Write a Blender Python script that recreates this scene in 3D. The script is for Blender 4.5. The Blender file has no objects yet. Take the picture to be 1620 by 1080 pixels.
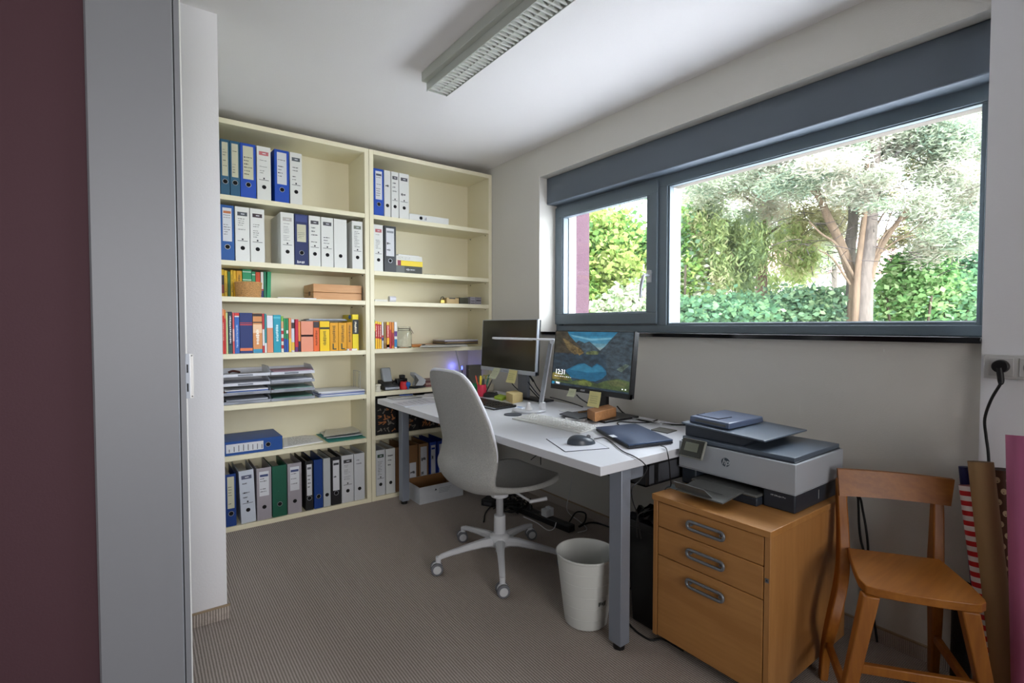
import bpy, math, random
import numpy as np
from mathutils import Matrix, Vector
random.seed(7); rng=np.random.default_rng(7)
SC=bpy.context.scene; COL=SC.collection
PI=math.pi

# ------------------------------------------------------------ camera
CF,CYAW,CPIT,CROL,CH=797.98,.6351,-.0304,-.0003,1.2078
_cy,_sy=math.cos(CYAW),math.sin(CYAW)
FW=Vector((_sy*math.cos(CPIT),_cy*math.cos(CPIT),math.sin(CPIT)))
RT=Vector((_cy,-_sy,0.)); UP=RT.cross(FW); CO=Vector((0,0,CH))
cd=bpy.data.cameras.new('camera'); cam=bpy.data.objects.new('camera',cd); COL.objects.link(cam)
cd.sensor_width=36; cd.lens=CF/1620*36; cd.clip_start=.02; cd.clip_end=300
cam.matrix_world=Matrix(((RT.x,UP.x,-FW.x,0),(RT.y,UP.y,-FW.y,0),(RT.z,UP.z,-FW.z,CH),(0,0,0,1)))
SC.camera=cam
# ------------------------------------------------------------ sky, sun, added fill light, exposure
SC.view_settings.view_transform='Standard'; SC.view_settings.look='None'
SC.view_settings.gamma=1; SC.view_settings.use_curve_mapping=False
SC.view_settings.exposure=0.74
w=bpy.data.worlds.new('sky'); SC.world=w; w.use_nodes=True
bg=w.node_tree.nodes['Background']; bg.inputs[0].default_value=(.86,.91,1.,1); bg.inputs[1].default_value=10.0
def light(name,kind,loc,energy,color=(1,1,1),size=1,sy=None,to=None,angle=None):
    l=bpy.data.lights.new(name,kind); o=bpy.data.objects.new(name,l); COL.objects.link(o)
    l.energy=energy; l.color=color; o.location=loc
    if kind=='AREA':
        l.shape='RECTANGLE'; l.size=size; l.size_y=sy or size
    if angle: l.angle=angle
    if to: o.rotation_euler=(Vector(to)-Vector(loc)).to_track_quat('-Z','Y').to_euler()
    return o
light('sun','SUN',(0,0,8),6,(1,.95,.86),to=(.22,.62,7.25),angle=.01)
light('hall_fill_light','AREA',(.1,-2.4,1.45),12.5,(1,.975,.965),1.9,1.6,to=(.5,2.6,1.2)).data.spread=1.5  # soft fill added behind the camera to brighten the room, no window there

_p=light('window_portal','AREA',(2.61,1.58,1.62),1,(1,1,1),2.3,.9,to=(0,1.58,1.62)); _p.data.cycles.is_portal=True

# ------------------------------------------------------------ helpers
def ray(px,py): return FW+RT*((px-810)/CF)+UP*((540-py)/CF)
def on(px,py,ax,val):
    d=ray(px,py); i='xyz'.index(ax); return CO+d*((val-CO[i])/d[i])
def dep(px,py,D): return CO+ray(px,py)*D
def SX(px,py,y=3.345): return on(px,py,'y',y).x
def SZ(px,py,y=3.345): return on(px,py,'y',y).z
MC={}
def s2l(c):
    if isinstance(c,str):
        c=c.lstrip('#'); c=[int(c[i:i+2],16)/255 for i in (0,2,4)]
        return tuple(x/12.92 if x<=.04045 else ((x+.055)/1.055)**2.4 for x in c)
    return tuple(c)
def mat(name,col='#808080',rough=.5,metal=0,spec=.5,bump=0,bscale=60,var=0,vscale=8,coat=0,emit=None,es=1,trans=0,sheen=0,bdetail=3,stretch=None):
    if name in MC: return MC[name]
    m=bpy.data.materials.new(name); m.use_nodes=True; nt=m.node_tree; N=nt.nodes; L=nt.links
    b=N['Principled BSDF']; c=s2l(col); b.inputs['Base Color'].default_value=(*c,1)
    b.inputs['Roughness'].default_value=rough; b.inputs['Metallic'].default_value=metal
    b.inputs['Specular IOR Level'].default_value=spec
    if coat: b.inputs['Coat Weight'].default_value=coat; b.inputs['Coat Roughness'].default_value=.15
    if sheen: b.inputs['Sheen Weight'].default_value=sheen
    if emit: b.inputs['Emission Color'].default_value=(*s2l(emit),1); b.inputs['Emission Strength'].default_value=es
    if bump or var:
        tc=N.new('ShaderNodeTexCoord'); mp=N.new('ShaderNodeMapping'); L.new(tc.outputs['Object'],mp.inputs[0])
        if stretch: mp.inputs['Scale'].default_value=stretch
    if bump:
        n=N.new('ShaderNodeTexNoise'); n.inputs['Scale'].default_value=bscale; n.inputs['Detail'].default_value=bdetail
        L.new(mp.outputs[0],n.inputs['Vector']); bp=N.new('ShaderNodeBump'); bp.inputs['Strength'].default_value=bump; bp.inputs['Distance'].default_value=.01
        L.new(n.outputs[0],bp.inputs['Height']); L.new(bp.outputs[0],b.inputs['Normal'])
    if var:
        n=N.new('ShaderNodeTexNoise'); n.inputs['Scale'].default_value=vscale; n.inputs['Detail'].default_value=4
        L.new(mp.outputs[0],n.inputs['Vector']); r=N.new('ShaderNodeValToRGB')
        r.color_ramp.elements[0].position=.3; r.color_ramp.elements[1].position=.7
        r.color_ramp.elements[0].color=(*[x*(1-var) for x in c],1); r.color_ramp.elements[1].color=(*[min(1,x*(1+var)) for x in c],1)
        L.new(n.outputs[0],r.inputs[0]); L.new(r.outputs[0],b.inputs['Base Color'])
    MC[name]=m; return m
def wood(name,c1,c2,axis='z',scale=9,rough=.4,dist=3.5,coat=.1):
    if name in MC: return MC[name]
    m=mat(name,c1,rough,coat=coat); nt=m.node_tree; N=nt.nodes; L=nt.links
    tc=N.new('ShaderNodeTexCoord'); mp=N.new('ShaderNodeMapping'); L.new(tc.outputs['Object'],mp.inputs[0])
    s=[scale]*3; s['xyz'.index(axis)]=scale*.09; mp.inputs['Scale'].default_value=s
    n=N.new('ShaderNodeTexNoise'); n.inputs['Scale'].default_value=1.6; n.inputs['Detail'].default_value=5; n.inputs['Distortion'].default_value=dist*.25
    L.new(mp.outputs[0],n.inputs['Vector'])
    n2=N.new('ShaderNodeTexNoise'); n2.inputs['Scale'].default_value=14; n2.inputs['Detail'].default_value=3; L.new(mp.outputs[0],n2.inputs['Vector'])
    mx=N.new('ShaderNodeMix'); mx.data_type='FLOAT'; mx.inputs[0].default_value=.35; L.new(n.outputs[0],mx.inputs[2]); L.new(n2.outputs[0],mx.inputs[3])
    r=N.new('ShaderNodeValToRGB'); r.color_ramp.elements[0].position=.36; r.color_ramp.elements[1].position=.64
    r.color_ramp.elements[0].color=(*s2l(c2),1); r.color_ramp.elements[1].color=(*s2l(c1),1)
    L.new(mx.outputs[0],r.inputs[0]); L.new(r.outputs[0],N['Principled BSDF'].inputs['Base Color']); return m

class MB:
    def __init__(s,T=None): s.v=[]; s.f=[]; s.mi=[]; s.mats=[]; s.T=T; s.cm=0
    def m(s,mt):
        if mt not in s.mats: s.mats.append(mt)
        s.cm=s.mats.index(mt); return s
    def add(s,vs,fs):
        b=len(s.v)
        for p in vs:
            p=Vector(p); s.v.append(s.T@p if s.T else p)
        for f in fs: s.f.append([b+i for i in f]); s.mi.append(s.cm)
        return s
    def box(s,x0,y0,z0,x1,y1,z1,R=None):
        if x0>x1:x0,x1=x1,x0
        if y0>y1:y0,y1=y1,y0
        if z0>z1:z0,z1=z1,z0
        vs=[(x,y,z) for z in (z0,z1) for x,y in ((x0,y0),(x1,y0),(x1,y1),(x0,y1))]
        if R: vs=[R@Vector(p) for p in vs]
        return s.add(vs,[(3,2,1,0),(4,5,6,7),(0,1,5,4),(1,2,6,5),(2,3,7,6),(3,0,4,7)])
    def hexa(s,b,t):   # bottom quad, top quad, both counter-clockwise seen from above
        return s.add(list(b)+list(t),[(3,2,1,0),(4,5,6,7),(0,1,5,4),(1,2,6,5),(2,3,7,6),(3,0,4,7)])
    def quad(s,a,b,c,d): return s.add([a,b,c,d],[(0,1,2,3)])
    def tube(s,pts,r,n=8,closed=False,smooth=0,caps=True,flat=None):
        P=[Vector(p) for p in pts]
        if smooth: P=spline(P,smooth,closed)
        k=len(P); rr=r if hasattr(r,'__len__') else [r]*k
        if len(rr)!=k: rr=[float(np.interp(i/(k-1)*(len(rr)-1),range(len(rr)),rr)) for i in range(k)]
        ref=None; vs=[]
        for i,p in enumerate(P):
            a=P[(i-1)%k] if (closed or i) else p; c=P[(i+1)%k] if (closed or i<k-1) else p
            t=(c-a); t=t.normalized() if t.length>1e-9 else Vector((0,0,1))
            if ref is None:
                ref=Vector((0,0,1)) if abs(t.z)<.9 else Vector((1,0,0))
            u=(ref-t*ref.dot(t))
            if u.length<1e-6: u=t.orthogonal()
            u.normalize(); w_=t.cross(u); ref=u
            fl=flat or 1
            for j in range(n):
                a_=2*PI*j/n; vs.append(p+u*(rr[i]*math.cos(a_))+w_*(rr[i]*fl*math.sin(a_)))
        fs=[]
        for i in range(k if closed else k-1):
            for j in range(n):
                a_=i*n+j; b_=i*n+(j+1)%n; c_=((i+1)%k)*n+(j+1)%n; d_=((i+1)%k)*n+j; fs.append((a_,b_,c_,d_))
        if caps and not closed: fs.append(tuple(range(n-1,-1,-1))); fs.append(tuple(range((k-1)*n,k*n)))
        return s.add(vs,fs)
    def cyl(s,p0,p1,r0,r1=None,n=24): return s.tube([p0,p1],[r0,r0 if r1 is None else r1],n)
    def lathe(s,c,prof,n=32,ax=None):
        cx,cy,cz=c; vs=[];fs=[]
        for r,z in prof:
            for j in range(n):
                a=2*PI*j/n; vs.append((cx+r*math.cos(a),cy+r*math.sin(a),cz+z))
        if ax: vs=[Vector(c)+ax@(Vector(p)-Vector(c)) for p in vs]
        for i in range(len(prof)-1):
            for j in range(n): fs.append((i*n+j,i*n+(j+1)%n,(i+1)*n+(j+1)%n,(i+1)*n+j))
        if prof[0][0]>1e-6: fs.append(tuple(range(n-1,-1,-1)))
        if prof[-1][0]>1e-6: fs.append(tuple(range((len(prof)-1)*n,len(prof)*n)))
        return s.add(vs,fs)
    def prism(s,poly,fn,d0,d1):   # fn(u,v,d)->point
        n=len(poly); vs=[fn(u,v,d0) for u,v in poly]+[fn(u,v,d1) for u,v in poly]
        return s.add(vs,[tuple(range(n-1,-1,-1)),tuple(range(n,2*n))]+[(i,(i+1)%n,n+(i+1)%n,n+i) for i in range(n)])
    def grid(s,fn,nu,nv,cu=False):
        vs=[fn(i/(nu-1 if not cu else nu),j/(nv-1)) for j in range(nv) for i in range(nu)]; fs=[]
        for j in range(nv-1):
            for i in range(nu if cu else nu-1): fs.append((j*nu+i,j*nu+(i+1)%nu,(j+1)*nu+(i+1)%nu,(j+1)*nu+i))
        return s.add(vs,fs)
    def build(s,name,mt=None,parent=None,bevel=0,seg=2,sharp=35,smooth=True,**kw):
        if mt is not None and not s.mats: s.mats=[mt]
        V=np.array([tuple(p) for p in s.v]); lo=V.min(0); hi=V.max(0)
        o0=Vector(((lo[0]+hi[0])/2,(lo[1]+hi[1])/2,lo[2]))
        me=bpy.data.meshes.new(name); me.from_pydata([tuple(Vector(p)-o0) for p in s.v],[],s.f)
        for m_ in s.mats: me.materials.append(m_)
        me.polygons.foreach_set('material_index',s.mi)
        if smooth:
            me.polygons.foreach_set('use_smooth',[True]*len(s.f)); me.set_sharp_from_angle(angle=math.radians(sharp))
        me.update(); o=bpy.data.objects.new(name,me); COL.objects.link(o)
        if parent is not None:
            o.parent=parent; o.location=o0-wloc(parent)
        else: o.location=o0
        if bevel:
            md=o.modifiers.new('edge','BEVEL'); md.width=bevel; md.segments=seg; md.limit_method='ANGLE'; md.angle_limit=math.radians(40)
        for k,v in kw.items(): o[k]=v
        return o
def wloc(o):
    l=Vector(o.location)
    while o.parent: o=o.parent; l+=Vector(o.location)
    return l
def spline(P,k,closed=False):
    out=[]; n=len(P); R=range(n if closed else n-1)
    for i in R:
        p0=P[(i-1)%n] if (closed or i>0) else P[0]*2-P[1]; p1=P[i]; p2=P[(i+1)%n]
        p3=P[(i+2)%n] if (closed or i+2<n) else P[-1]*2-P[-2]
        for j in range(k):
            t=j/k; out.append(.5*((2*p1)+(p2-p0)*t+(2*p0-5*p1+4*p2-p3)*t*t+(3*p1-p0-3*p2+p3)*t**3))
    if not closed: out.append(P[-1])
    return out
def thing(name,label,cat,loc,group=None,kind=None):
    o=bpy.data.objects.new(name,None); COL.objects.link(o); o.location=loc; o.empty_display_size=.05
    if kind: o['kind']=kind
    if cat: o['label']=label; o['category']=cat
    if group: o['group']=group
    return o
def tag(o,label,cat,group=None,kind=None):
    o['label']=label; o['category']=cat
    if group: o['group']=group
    if kind: o['kind']=kind
    return o
def struct(o): o['kind']='structure'; return o
def text(mb,s,size,M,mt,ext=.0004,font_bold=False,shear=0):
    cu=bpy.data.curves.new('t','FONT'); cu.body=s; cu.size=size; cu.extrude=ext; cu.align_x='CENTER'; cu.align_y='CENTER'; cu.shear=shear
    if font_bold: cu.offset=size*.02
    ob=bpy.data.objects.new('t',cu); COL.objects.link(ob); dg=bpy.context.evaluated_depsgraph_get()
    me=bpy.data.meshes.new_from_object(ob.evaluated_get(dg))
    mb.m(mt); mb.add([M@v.co for v in me.vertices],[tuple(p.vertices) for p in me.polygons])
    bpy.data.objects.remove(ob); bpy.data.curves.remove(cu); bpy.data.meshes.remove(me); return mb
def rotz(a,c=(0,0,0)):
    c=Vector(c); return Matrix.Translation(c)@Matrix.Rotation(a,4,'Z')@Matrix.Translation(-c)
# ============================================================ materials
WALL=mat('white_plaster','#d6d3cc',.85,bump=.12,bscale=220)
WALL2=mat('white_paint','#e9e9ec',.7,bump=.06,bscale=160)
CEIL=mat('ceiling_paint','#f0edec',.9,bump=.05,bscale=150)
MAROON=mat('maroon_paint','#4e3039',.75,bump=.08,bscale=160)
GREYP=mat('grey_door_paint','#888a90',.45)
ANTH=mat('anthracite_frame','#6d7a84',.42,bump=.02,bscale=300)
CREAM=mat('cream_board','#efe8ca',.5,bump=.015,bscale=80)
WHITEP=mat('white_plastic','#e8e8e6',.35)
BLACK=mat('black_plastic','#121214',.4)
CABLE=mat('cable_rubber','#0c0c0e',.5)
ALU=mat('brushed_aluminium','#a9adb2',.38,metal=.75)
STEEL=mat('silver_steel','#9aa0aa',.45,metal=.35)
CHROME=mat('chrome','#cfd2d6',.15,metal=1)
PAPER=mat('paper_white','#e9e9ea',.8)
INK=mat('ink','#2c2c34',.8)
GLASS=bpy.data.materials.new('window_glass'); GLASS.use_nodes=True
nt=GLASS.node_tree; nt.nodes.clear(); o_=nt.nodes.new('ShaderNodeOutputMaterial'); mx=nt.nodes.new('ShaderNodeMixShader')
tr=nt.nodes.new('ShaderNodeBsdfTransparent'); tr.inputs[0].default_value=(.97,.985,.98,1); gl=nt.nodes.new('ShaderNodeBsdfGlossy'); gl.inputs['Roughness'].default_value=.02
mx.inputs[0].default_value=.04; nt.links.new(tr.outputs[0],mx.inputs[1]); nt.links.new(gl.outputs[0],mx.inputs[2]); nt.links.new(mx.outputs[0],o_.inputs[0])
# looped ribbed carpet
CARPET=mat('ribbed_carpet','#6e645e',.95,spec=.1); nt=CARPET.node_tree; N=nt.nodes; L=nt.links
tc=N.new('ShaderNodeTexCoord'); mp=N.new('ShaderNodeMapping'); L.new(tc.outputs['Object'],mp.inputs[0])
wv=N.new('ShaderNodeTexWave'); wv.bands_direction='X'; wv.inputs['Scale'].default_value=32; wv.inputs['Distortion'].default_value=.6; wv.inputs['Detail'].default_value=1
wv2=N.new('ShaderNodeTexWave'); wv2.bands_direction='Y'; wv2.inputs['Scale'].default_value=55; wv2.inputs['Distortion'].default_value=1.5
wv3=N.new('ShaderNodeTexWave'); wv3.bands_direction='Z'; wv3.inputs['Scale'].default_value=40
for x in (wv,wv2,wv3): L.new(mp.outputs[0],x.inputs[0])
ml=N.new('ShaderNodeMath'); ml.operation='MULTIPLY'; L.new(wv.outputs['Fac'],ml.inputs[0])
ma=N.new('ShaderNodeMath'); ma.operation='MULTIPLY_ADD'; L.new(wv2.outputs['Fac'],ma.inputs[0]); ma.inputs[1].default_value=.75; ma.inputs[2].default_value=.25; L.new(ma.outputs[0],ml.inputs[1])
ns=N.new('ShaderNodeTexNoise'); ns.inputs['Scale'].default_value=260; L.new(mp.outputs[0],ns.inputs[0])
ad=N.new('ShaderNodeMath'); ad.operation='MULTIPLY_ADD'; L.new(ns.outputs[0],ad.inputs[0]); ad.inputs[1].default_value=.5; L.new(ml.outputs[0],ad.inputs[2])
rp=N.new('ShaderNodeValToRGB'); rp.color_ramp.elements[0].position=.2; rp.color_ramp.elements[1].position=1.
rp.color_ramp.elements[0].color=(*s2l('#847a72'),1); rp.color_ramp.elements[1].color=(*s2l('#c8bdb4'),1)
L.new(ad.outputs[0],rp.inputs[0]); L.new(rp.outputs[0],N['Principled BSDF'].inputs['Base Color'])
bp=N.new('ShaderNodeBump'); bp.inputs['Strength'].default_value=.5; bp.inputs['Distance'].default_value=.004; L.new(ad.outputs[0],bp.inputs['Height']); L.new(bp.outputs[0],N['Principled BSDF'].inputs['Normal'])

# ============================================================ the shell
ZC=2.455; XW=2.262; XN=2.237; YB=3.334; YBW=3.675; YL=2.357; XL_=.270; Y1=2.745; Y2=.42
ZS,ZO=1.150,2.2465
def st(name,mb,mt=None,**k): return struct(mb.build(name,mt,**k))
st('floor',MB().m(CARPET).box(-3.3,-2.7,-.06,2.262,3.875,0))
st('ceiling',MB().m(CEIL).box(-3.3,-2.7,ZC,2.60,3.9,ZC+.15))
st('wall_back',MB().m(WALL).box(.270,YBW,0,2.262,YBW+.2,ZC))
m=MB().m(WALL)
m.box(XW,Y2,-.05,2.60,Y1,ZS); m.box(XW,Y2,ZO,2.60,Y1,ZC); m.box(2.46,Y2,2.03,2.60,Y1,ZO)
m.box(XW,Y1,-.05,2.60,3.875,ZC)
st('wall_right',m)
st('wall_near',MB().m(WALL2).box(XN,-2.6,-.05,2.60,Y2,ZC))
# stub of wall that hides the left end of the bookcase
st('wall_left',MB().m(WALL2).box(-3.2,YL,0,XL_,YL+.15,ZC).box(XL_-.15,YL+.15,0,XL_,3.675,ZC))
# hall wall beside the doorway and the wall behind the photographer
st('wall_hall',MB().m(MAROON).box(-3.2,1.735,0,-.085,1.86,ZC))
st('wall_side',MB().m(WALL2).box(-3.3,-2.6,0,-3.2,2.507,ZC))
m=MB().m(WALL2); m.box(-3.2,-2.7,0,2.237,-2.6,ZC)
st('wall_rear',m)
# baseboards cut from the same carpet with a tan upper edge
TAN=mat('tan_edge','#a08c72',.7)
def base(name,b,t):
    o=st(name,MB().m(CARPET).box(*b).m(TAN).box(*t)); return o
base('baseboard_right',(XW-.009,Y2,0,XW,YB,.052),(XW-.010,Y2,.052,XW,YB,.058))
base('baseboard_left',(-.1,YL-.009,0,XL_+.009,YL,.052),(-.1,YL-.010,.052,XL_+.010,YL,.058))
base('baseboard_near',(XN-.009,-2,0,XN,Y2,.052),(XN-.010,-2,.052,XN,Y2,.058))
# ---- door frame at the left edge
d=thing('door_1','', '',(0,1.79,0),kind='structure')
m=MB().m(GREYP)
prof=[(-.1035,1.735),(-.1035,1.722),(-.099,1.716),(.084,1.716),(.0875,1.719),(.0875,1.735)]
m.prism(prof,lambda u,v,z:(u,v,z),0,2.42)
m.build('casing',parent=d)
m=MB().m(mat('dark_gap','#2a2b2e',.8)).box(.0875,1.727,0,.0900,1.735,2.42).m(GREYP).box(.0900,1.722,0,.1035,1.79,2.42).m(WHITEP).box(.1035,1.730,0,.1075,1.79,2.42)
m.box(-.085,1.735,0,.1035,1.86,2.42)
m.build('door_jamb',parent=d,bevel=.001)
m=MB().m(STEEL).box(.1035,1.7295,.998,.1135,1.7315,1.128).m(ALU).box(.1135,1.7295,.998,.1150,1.748,1.128)
m.m(WHITEP).box(.1150,1.7305,.999,.123,1.7315,1.127)
for z in (1.004,1.122): m.m(mat('dark_gap','')) ; m.cyl((.119,1.7303,z),(.119,1.7285,z),.0016,n=10)
for z in (1.03,1.085): m.box(.106,1.7290,z-.012,.110,1.7297,z+.012)
m.build('strike_plate',parent=d)

# ============================================================ window
wd=thing('window_1','','',(2.45,1.58,1.17),kind='structure')
FX=2.42; m=MB().m(ANTH)
m.box(FX,Y2,1.171,FX+.045,Y1,1.212).box(FX,Y2,2.005,FX+.045,Y1,2.14).box(FX,Y2,1.212,FX+.045,.458,2.005).box(FX,1.80,1.212,FX+.045,1.872,2.005).box(FX,2.715,1.212,FX+.045,Y1,2.005)
# stepped inner lines round the fixed light
for a,b in ((.0,.0),): 
    m.box(FX+.008,.458,1.212,FX+.04,.473,1.999).box(FX+.008,1.787,1.212,FX+.04,1.80,1.999).box(FX+.008,.473,1.212,FX+.04,1.787,1.225).box(FX+.008,.458,1.999,FX+.04,1.80,2.006)
m.build('window_frame',parent=wd,bevel=.0025)
# turning sash with bead
m=MB().m(ANTH); S0=FX-.016
m.box(S0,1.857,1.222,FX,2.741,1.289).box(S0,1.857,1.976,FX,2.741,2.048).box(S0,1.857,1.289,FX,1.928,1.976).box(S0,2.668,1.289,FX,2.741,1.976)
m.box(S0+.006,1.928,1.289,FX+.035,1.936,1.970).box(S0+.006,2.660,1.289,FX+.035,2.668,1.970).box(S0+.006,1.936,1.289,FX+.035,2.66,1.297).box(S0+.006,1.928,1.970,FX+.035,2.668,1.977)
sash=m.build('sash',parent=wd,bevel=.003)
m=MB().m(mat('handle_silver','#b9bcc2',.35,metal=.5)); hy,hz=1.895,1.60
hy=on(1028,437,'x',S0).y; hz=on(1028,437,'x',S0).z
m.tube([(S0,hy,hz+.02),(S0-.012,hy,hz+.02)],.017,n=20,flat=1.0)
m.box(S0-.010,hy-.014,hz-.035,S0,hy+.014,hz+.035)
m.tube([(S0-.01,hy,hz+.005),(S0-.045,hy,hz+.003),(S0-.055,hy+.004,hz-.01),(S0-.055,hy+.018,hz-.06),(S0-.052,hy+.024,hz-.125)],[.009,.009,.010,.010,.008],n=12,smooth=4)
m.build('handle',parent=wd,bevel=.003)
WF=mat('white_outer_profile','#a9abb0',.4)
m=MB().m(WF); a,b=FX+.045,FX+.115
m.box(a,.40,1.15,b,2.80,1.2285).m(mat('outer_head','#6e645a',.7)).box(a,.40,2.0005,a+.05,2.80,2.03).m(WF).box(a,.40,1.2285,b,.476,1.9985).box(a,1.790,1.2285,b,1.932,1.9985).box(a,2.664,1.2285,b,2.80,1.9985)
m.m(mat('spacer_line','#4b4e58',.5)).box(a-.001,2.662,1.297,a+.002,2.6645,1.97)
m.build('outer_frame',parent=wd)
m=MB().m(WF).box(a-.02,1.934,1.2285,a+.03,2.664,1.2945).build('lower_outer_rail',parent=wd)
MB().m(GLASS).box(FX+.028,.470,1.22,FX+.033,1.79,2.003).build('pane',parent=wd)
MB().m(GLASS).box(FX+.022,1.932,1.292,FX+.027,2.664,1.973).build('pane',parent=wd)
# roller box over the window
BOXM=mat('blind_box_grey','#616b76',.5)
m=MB().m(BOXM).box(2.326,Y2+.002,2.0635,2.46,Y1-.001,ZO-.001)
o=m.build('blind_box',parent=wd,bevel=.006,seg=3)
MB().m(mat('box_end','#3d5560',.5)).box(2.3245,Y2+.014,2.066,2.327,Y2+.016,ZO-.003).build('blind_box_joint',parent=wd)
st('trim_1',MB().m(mat('black_sill','#0d0d10',.12,spec=.6)).box(2.229,Y2+.0015,1.1502,FX+.002,Y1-.0005,1.1705),bevel=.0015)
# ============================================================ bookcases
YF=YB
TOPS_L=[1.965,1.59,1.38,1.045,.745,.445]; TOPS_R=[1.965,1.585,1.378,1.05,.754,.452]
def bookcase(x0,x1,tops,label):
    t=thing('bookcase',label,'bookcase',((x0+x1)/2,YF+.16,0),'cream bookcases along the end wall')
    yb=3.655; k=dict(parent=t,bevel=.0012)
    MB().m(CREAM).box(x0,YF,0,x0+.029,yb,2.40).build('side_panel',**k)
    MB().m(CREAM).box(x1-.029,YF,0,x1,yb,2.40).build('side_panel',**k)
    MB().m(CREAM).box(x0+.029,YF,2.37,x1-.029,yb,2.40).build('top_panel',**k)
    MB().m(CREAM).box(x0+.0,yb,0,x1,yb+.012,2.40).build('back_panel',parent=t)
    for z in tops:
        s_=MB().m(CREAM).box(x0+.0295,YF+.0015,z-.029,x1-.0295,yb,z).build('shelf',**k)
        for xx in (x0+.031,x1-.031):
            pass
    MB().m(CREAM).box(x0+.0295,YF+.0015,0,x1-.0295,yb,.028).build('shelf',**k)
    m=MB().m(mat('peg_holes','#5b5544',.8))
    for z in tops:
        for dy in (.045,.27):
            for xx,s in ((x0+.029,1),(x1-.029,-1)): m.cyl((xx-.001*s,YF+dy,z-.038),(xx+.006*s,YF+dy,z-.038),.0035,n=8)
    m.build('shelf_pin',parent=t,kind='stuff'); return t
bookcase(.279,1.2585,TOPS_L,'tall cream bookcase full of ring binders, left one of the two')
bookcase(1.2615,2.258,TOPS_R,'tall cream bookcase in the corner behind the desk, emptier shelves')

# ============================================================ ring binders
BC={}
def bm(c): 
    if c not in BC: BC[c]=mat('binder_'+c,c,.45)
    return BC[c]
LAB=mat('label_paper','#d9dbe0',.8); LABC=mat('label_cream','#cfcdb4',.8); RINGM=mat('ring_metal','#b8bcc4',.3,metal=.6)
HOLE=mat('hole_dark','#08080a',.9); PBLK=mat('page_edges','#cfcbc2',.9,var=.25,vscale=120,stretch=(30,1,.2))
def scribble(m,x0,x1,z0,z1,y,rows,ink=INK,fill=.7,al='l',h=.5):
    m.m(ink); dz=(z1-z0)/rows
    for r in range(rows):
        if random.random()>fill: continue
        z=z1-(r+.5)*dz; wd_=x1-x0; L_=wd_*random.uniform(.45,.98); x=x0 if al=='l' else (x0+x1-L_)/2
        xe=x+L_
        while x<xe:
            q=random.uniform(.05,.18)*wd_; hh=dz*h*random.uniform(.18,.42)
            m.box(x,y-.0003,z-hh,min(x+q,xe),y+.0002,z+hh*random.uniform(.2,.8)); x+=q+wd_*.045
def binder(p0,p1,py,z,col,label,style='label',ring=True,h=.318,dep_=.285,y=3.347,lean=0,group='ring binders in the bookcases',headc=None,open_=False,px_pair=None,lab=None,rows=9,lean_z=0,rot=0,cat='ring binder'):
    x0,x1=SX(p0,py,y)+.0008,SX(p1,py,y)-.0008; W=x1-x0
    T=None
    if rot: T=rotz(rot,(x1 if rot>0 else x0,y,0))
    if lean: 
        c=Vector((x0 if lean<0 else x1,y,z)); T=Matrix.Translation(c)@Matrix.Rotation(lean,4,'Y')@Matrix.Translation(-c)
    t=thing('ring_binder',label,cat,((x0+x1)/2,y+dep_/2,z),group)
    c=bm(col); m=MB(T).m(c); th=.0028
    m.box(x0,y,z+.0005,x1,y+th,z+h).box(x0,y+th,z+.0005,x0+th,y+dep_,z+h).box(x1-th,y+th,z+.0005,x1,y+dep_,z+h)
    m.build('cover',parent=t,bevel=.0012)
    fl=.92 if open_ else .86
    MB(T).m(PBLK).box(x0+th+.002,y+.03,z+.006,x0+th+(W-2*th)*random.uniform(.55,.9),y+dep_-.01,z+h*random.uniform(fl-.03,.955)).build('paper_stack',parent=t)
    cx=(x0+x1)/2; zr=z+h*.245; R=min(.0125,W*.3)
    m=MB(T)
    if ring:
        ax=Matrix.Rotation(PI/2,3,'X')
        m.m(RINGM).tube([(cx+R*math.cos(a)*1.08,y-.0006,zr+R*math.sin(a)*1.08) for a in [2*PI*i/20 for i in range(20)]],.0016,n=6,closed=True)
    m.m(HOLE).cyl((cx,y-.0006,zr),(cx,y+.001,zr),R*.95,n=18)
    m.build('finger_hole',parent=t)
    yy=y-.0008; m=MB(T)
    if style=='label':    # paper label in a pocket
        a,b=x0+W*.17,x1-W*.17; l0,l1=z+h*(.345 if not lab else lab[0]),z+h*(.95 if not lab else lab[1])
        m.m(LABC if headc=='cream' else LAB).box(a,yy,l0,b,y,l1)
        if headc and headc!='cream': m.m(mat('hd_'+headc,headc,.7)).box(a+.004,yy-.0003,l1-.032,b-.004,yy,l1-.018)
        scribble(m,a+.005,b-.005,l0+.02,l1-.035,yy-.0002,rows)
    elif style=='print':   # printing straight on the spine
        hc=mat('hd_'+(headc or '#4a4a4e'),headc or '#4a4a4e',.7); m.m(hc).box(x0+W*.16,yy,z+h*.835,x1-W*.16,y,z+h*.905)
        m.m(LAB).box(x0+W*.4,yy-.0003,z+h*.862,x1-W*.35,yy,z+h*.878)
        scribble(m,x0+W*.2,x1-W*.25,z+h*.45,z+h*.80,yy,rows)
        m.m(INK).box(x0+W*.15,yy,z+h*.372,x1-W*.15,y,z+h*.380)
        m.box(cx-.004,yy,z+h*.39,cx+.004,y,z+h*.42)
    elif style=='plain': 
        if rows: scribble(m,x0+W*.2,x1-W*.2,z+h*.6,z+h*.9,yy,rows)
        else: m.m(mat('faint','#c2c2c2',.8)).box(x0+W*.4,yy,z+h*.5,x0+W*.42,y,z+h*.505)
    if m.v: m.build('spine_label',parent=t)
    return t
TE='#245c7c';BL='#0c49b4';WH='#e2e3df';NV='#1b2a5e';B2='#12549c';GY='#a59fa6';BK='#17171b';GR='#0d5a44';BR='#8a6440';D4='#0d3c86'
z=1.965
binder(348.6,363.3,262,z,TE,'narrow petrol ring binder at the far left of the top shelf','label',headc='cream')
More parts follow.
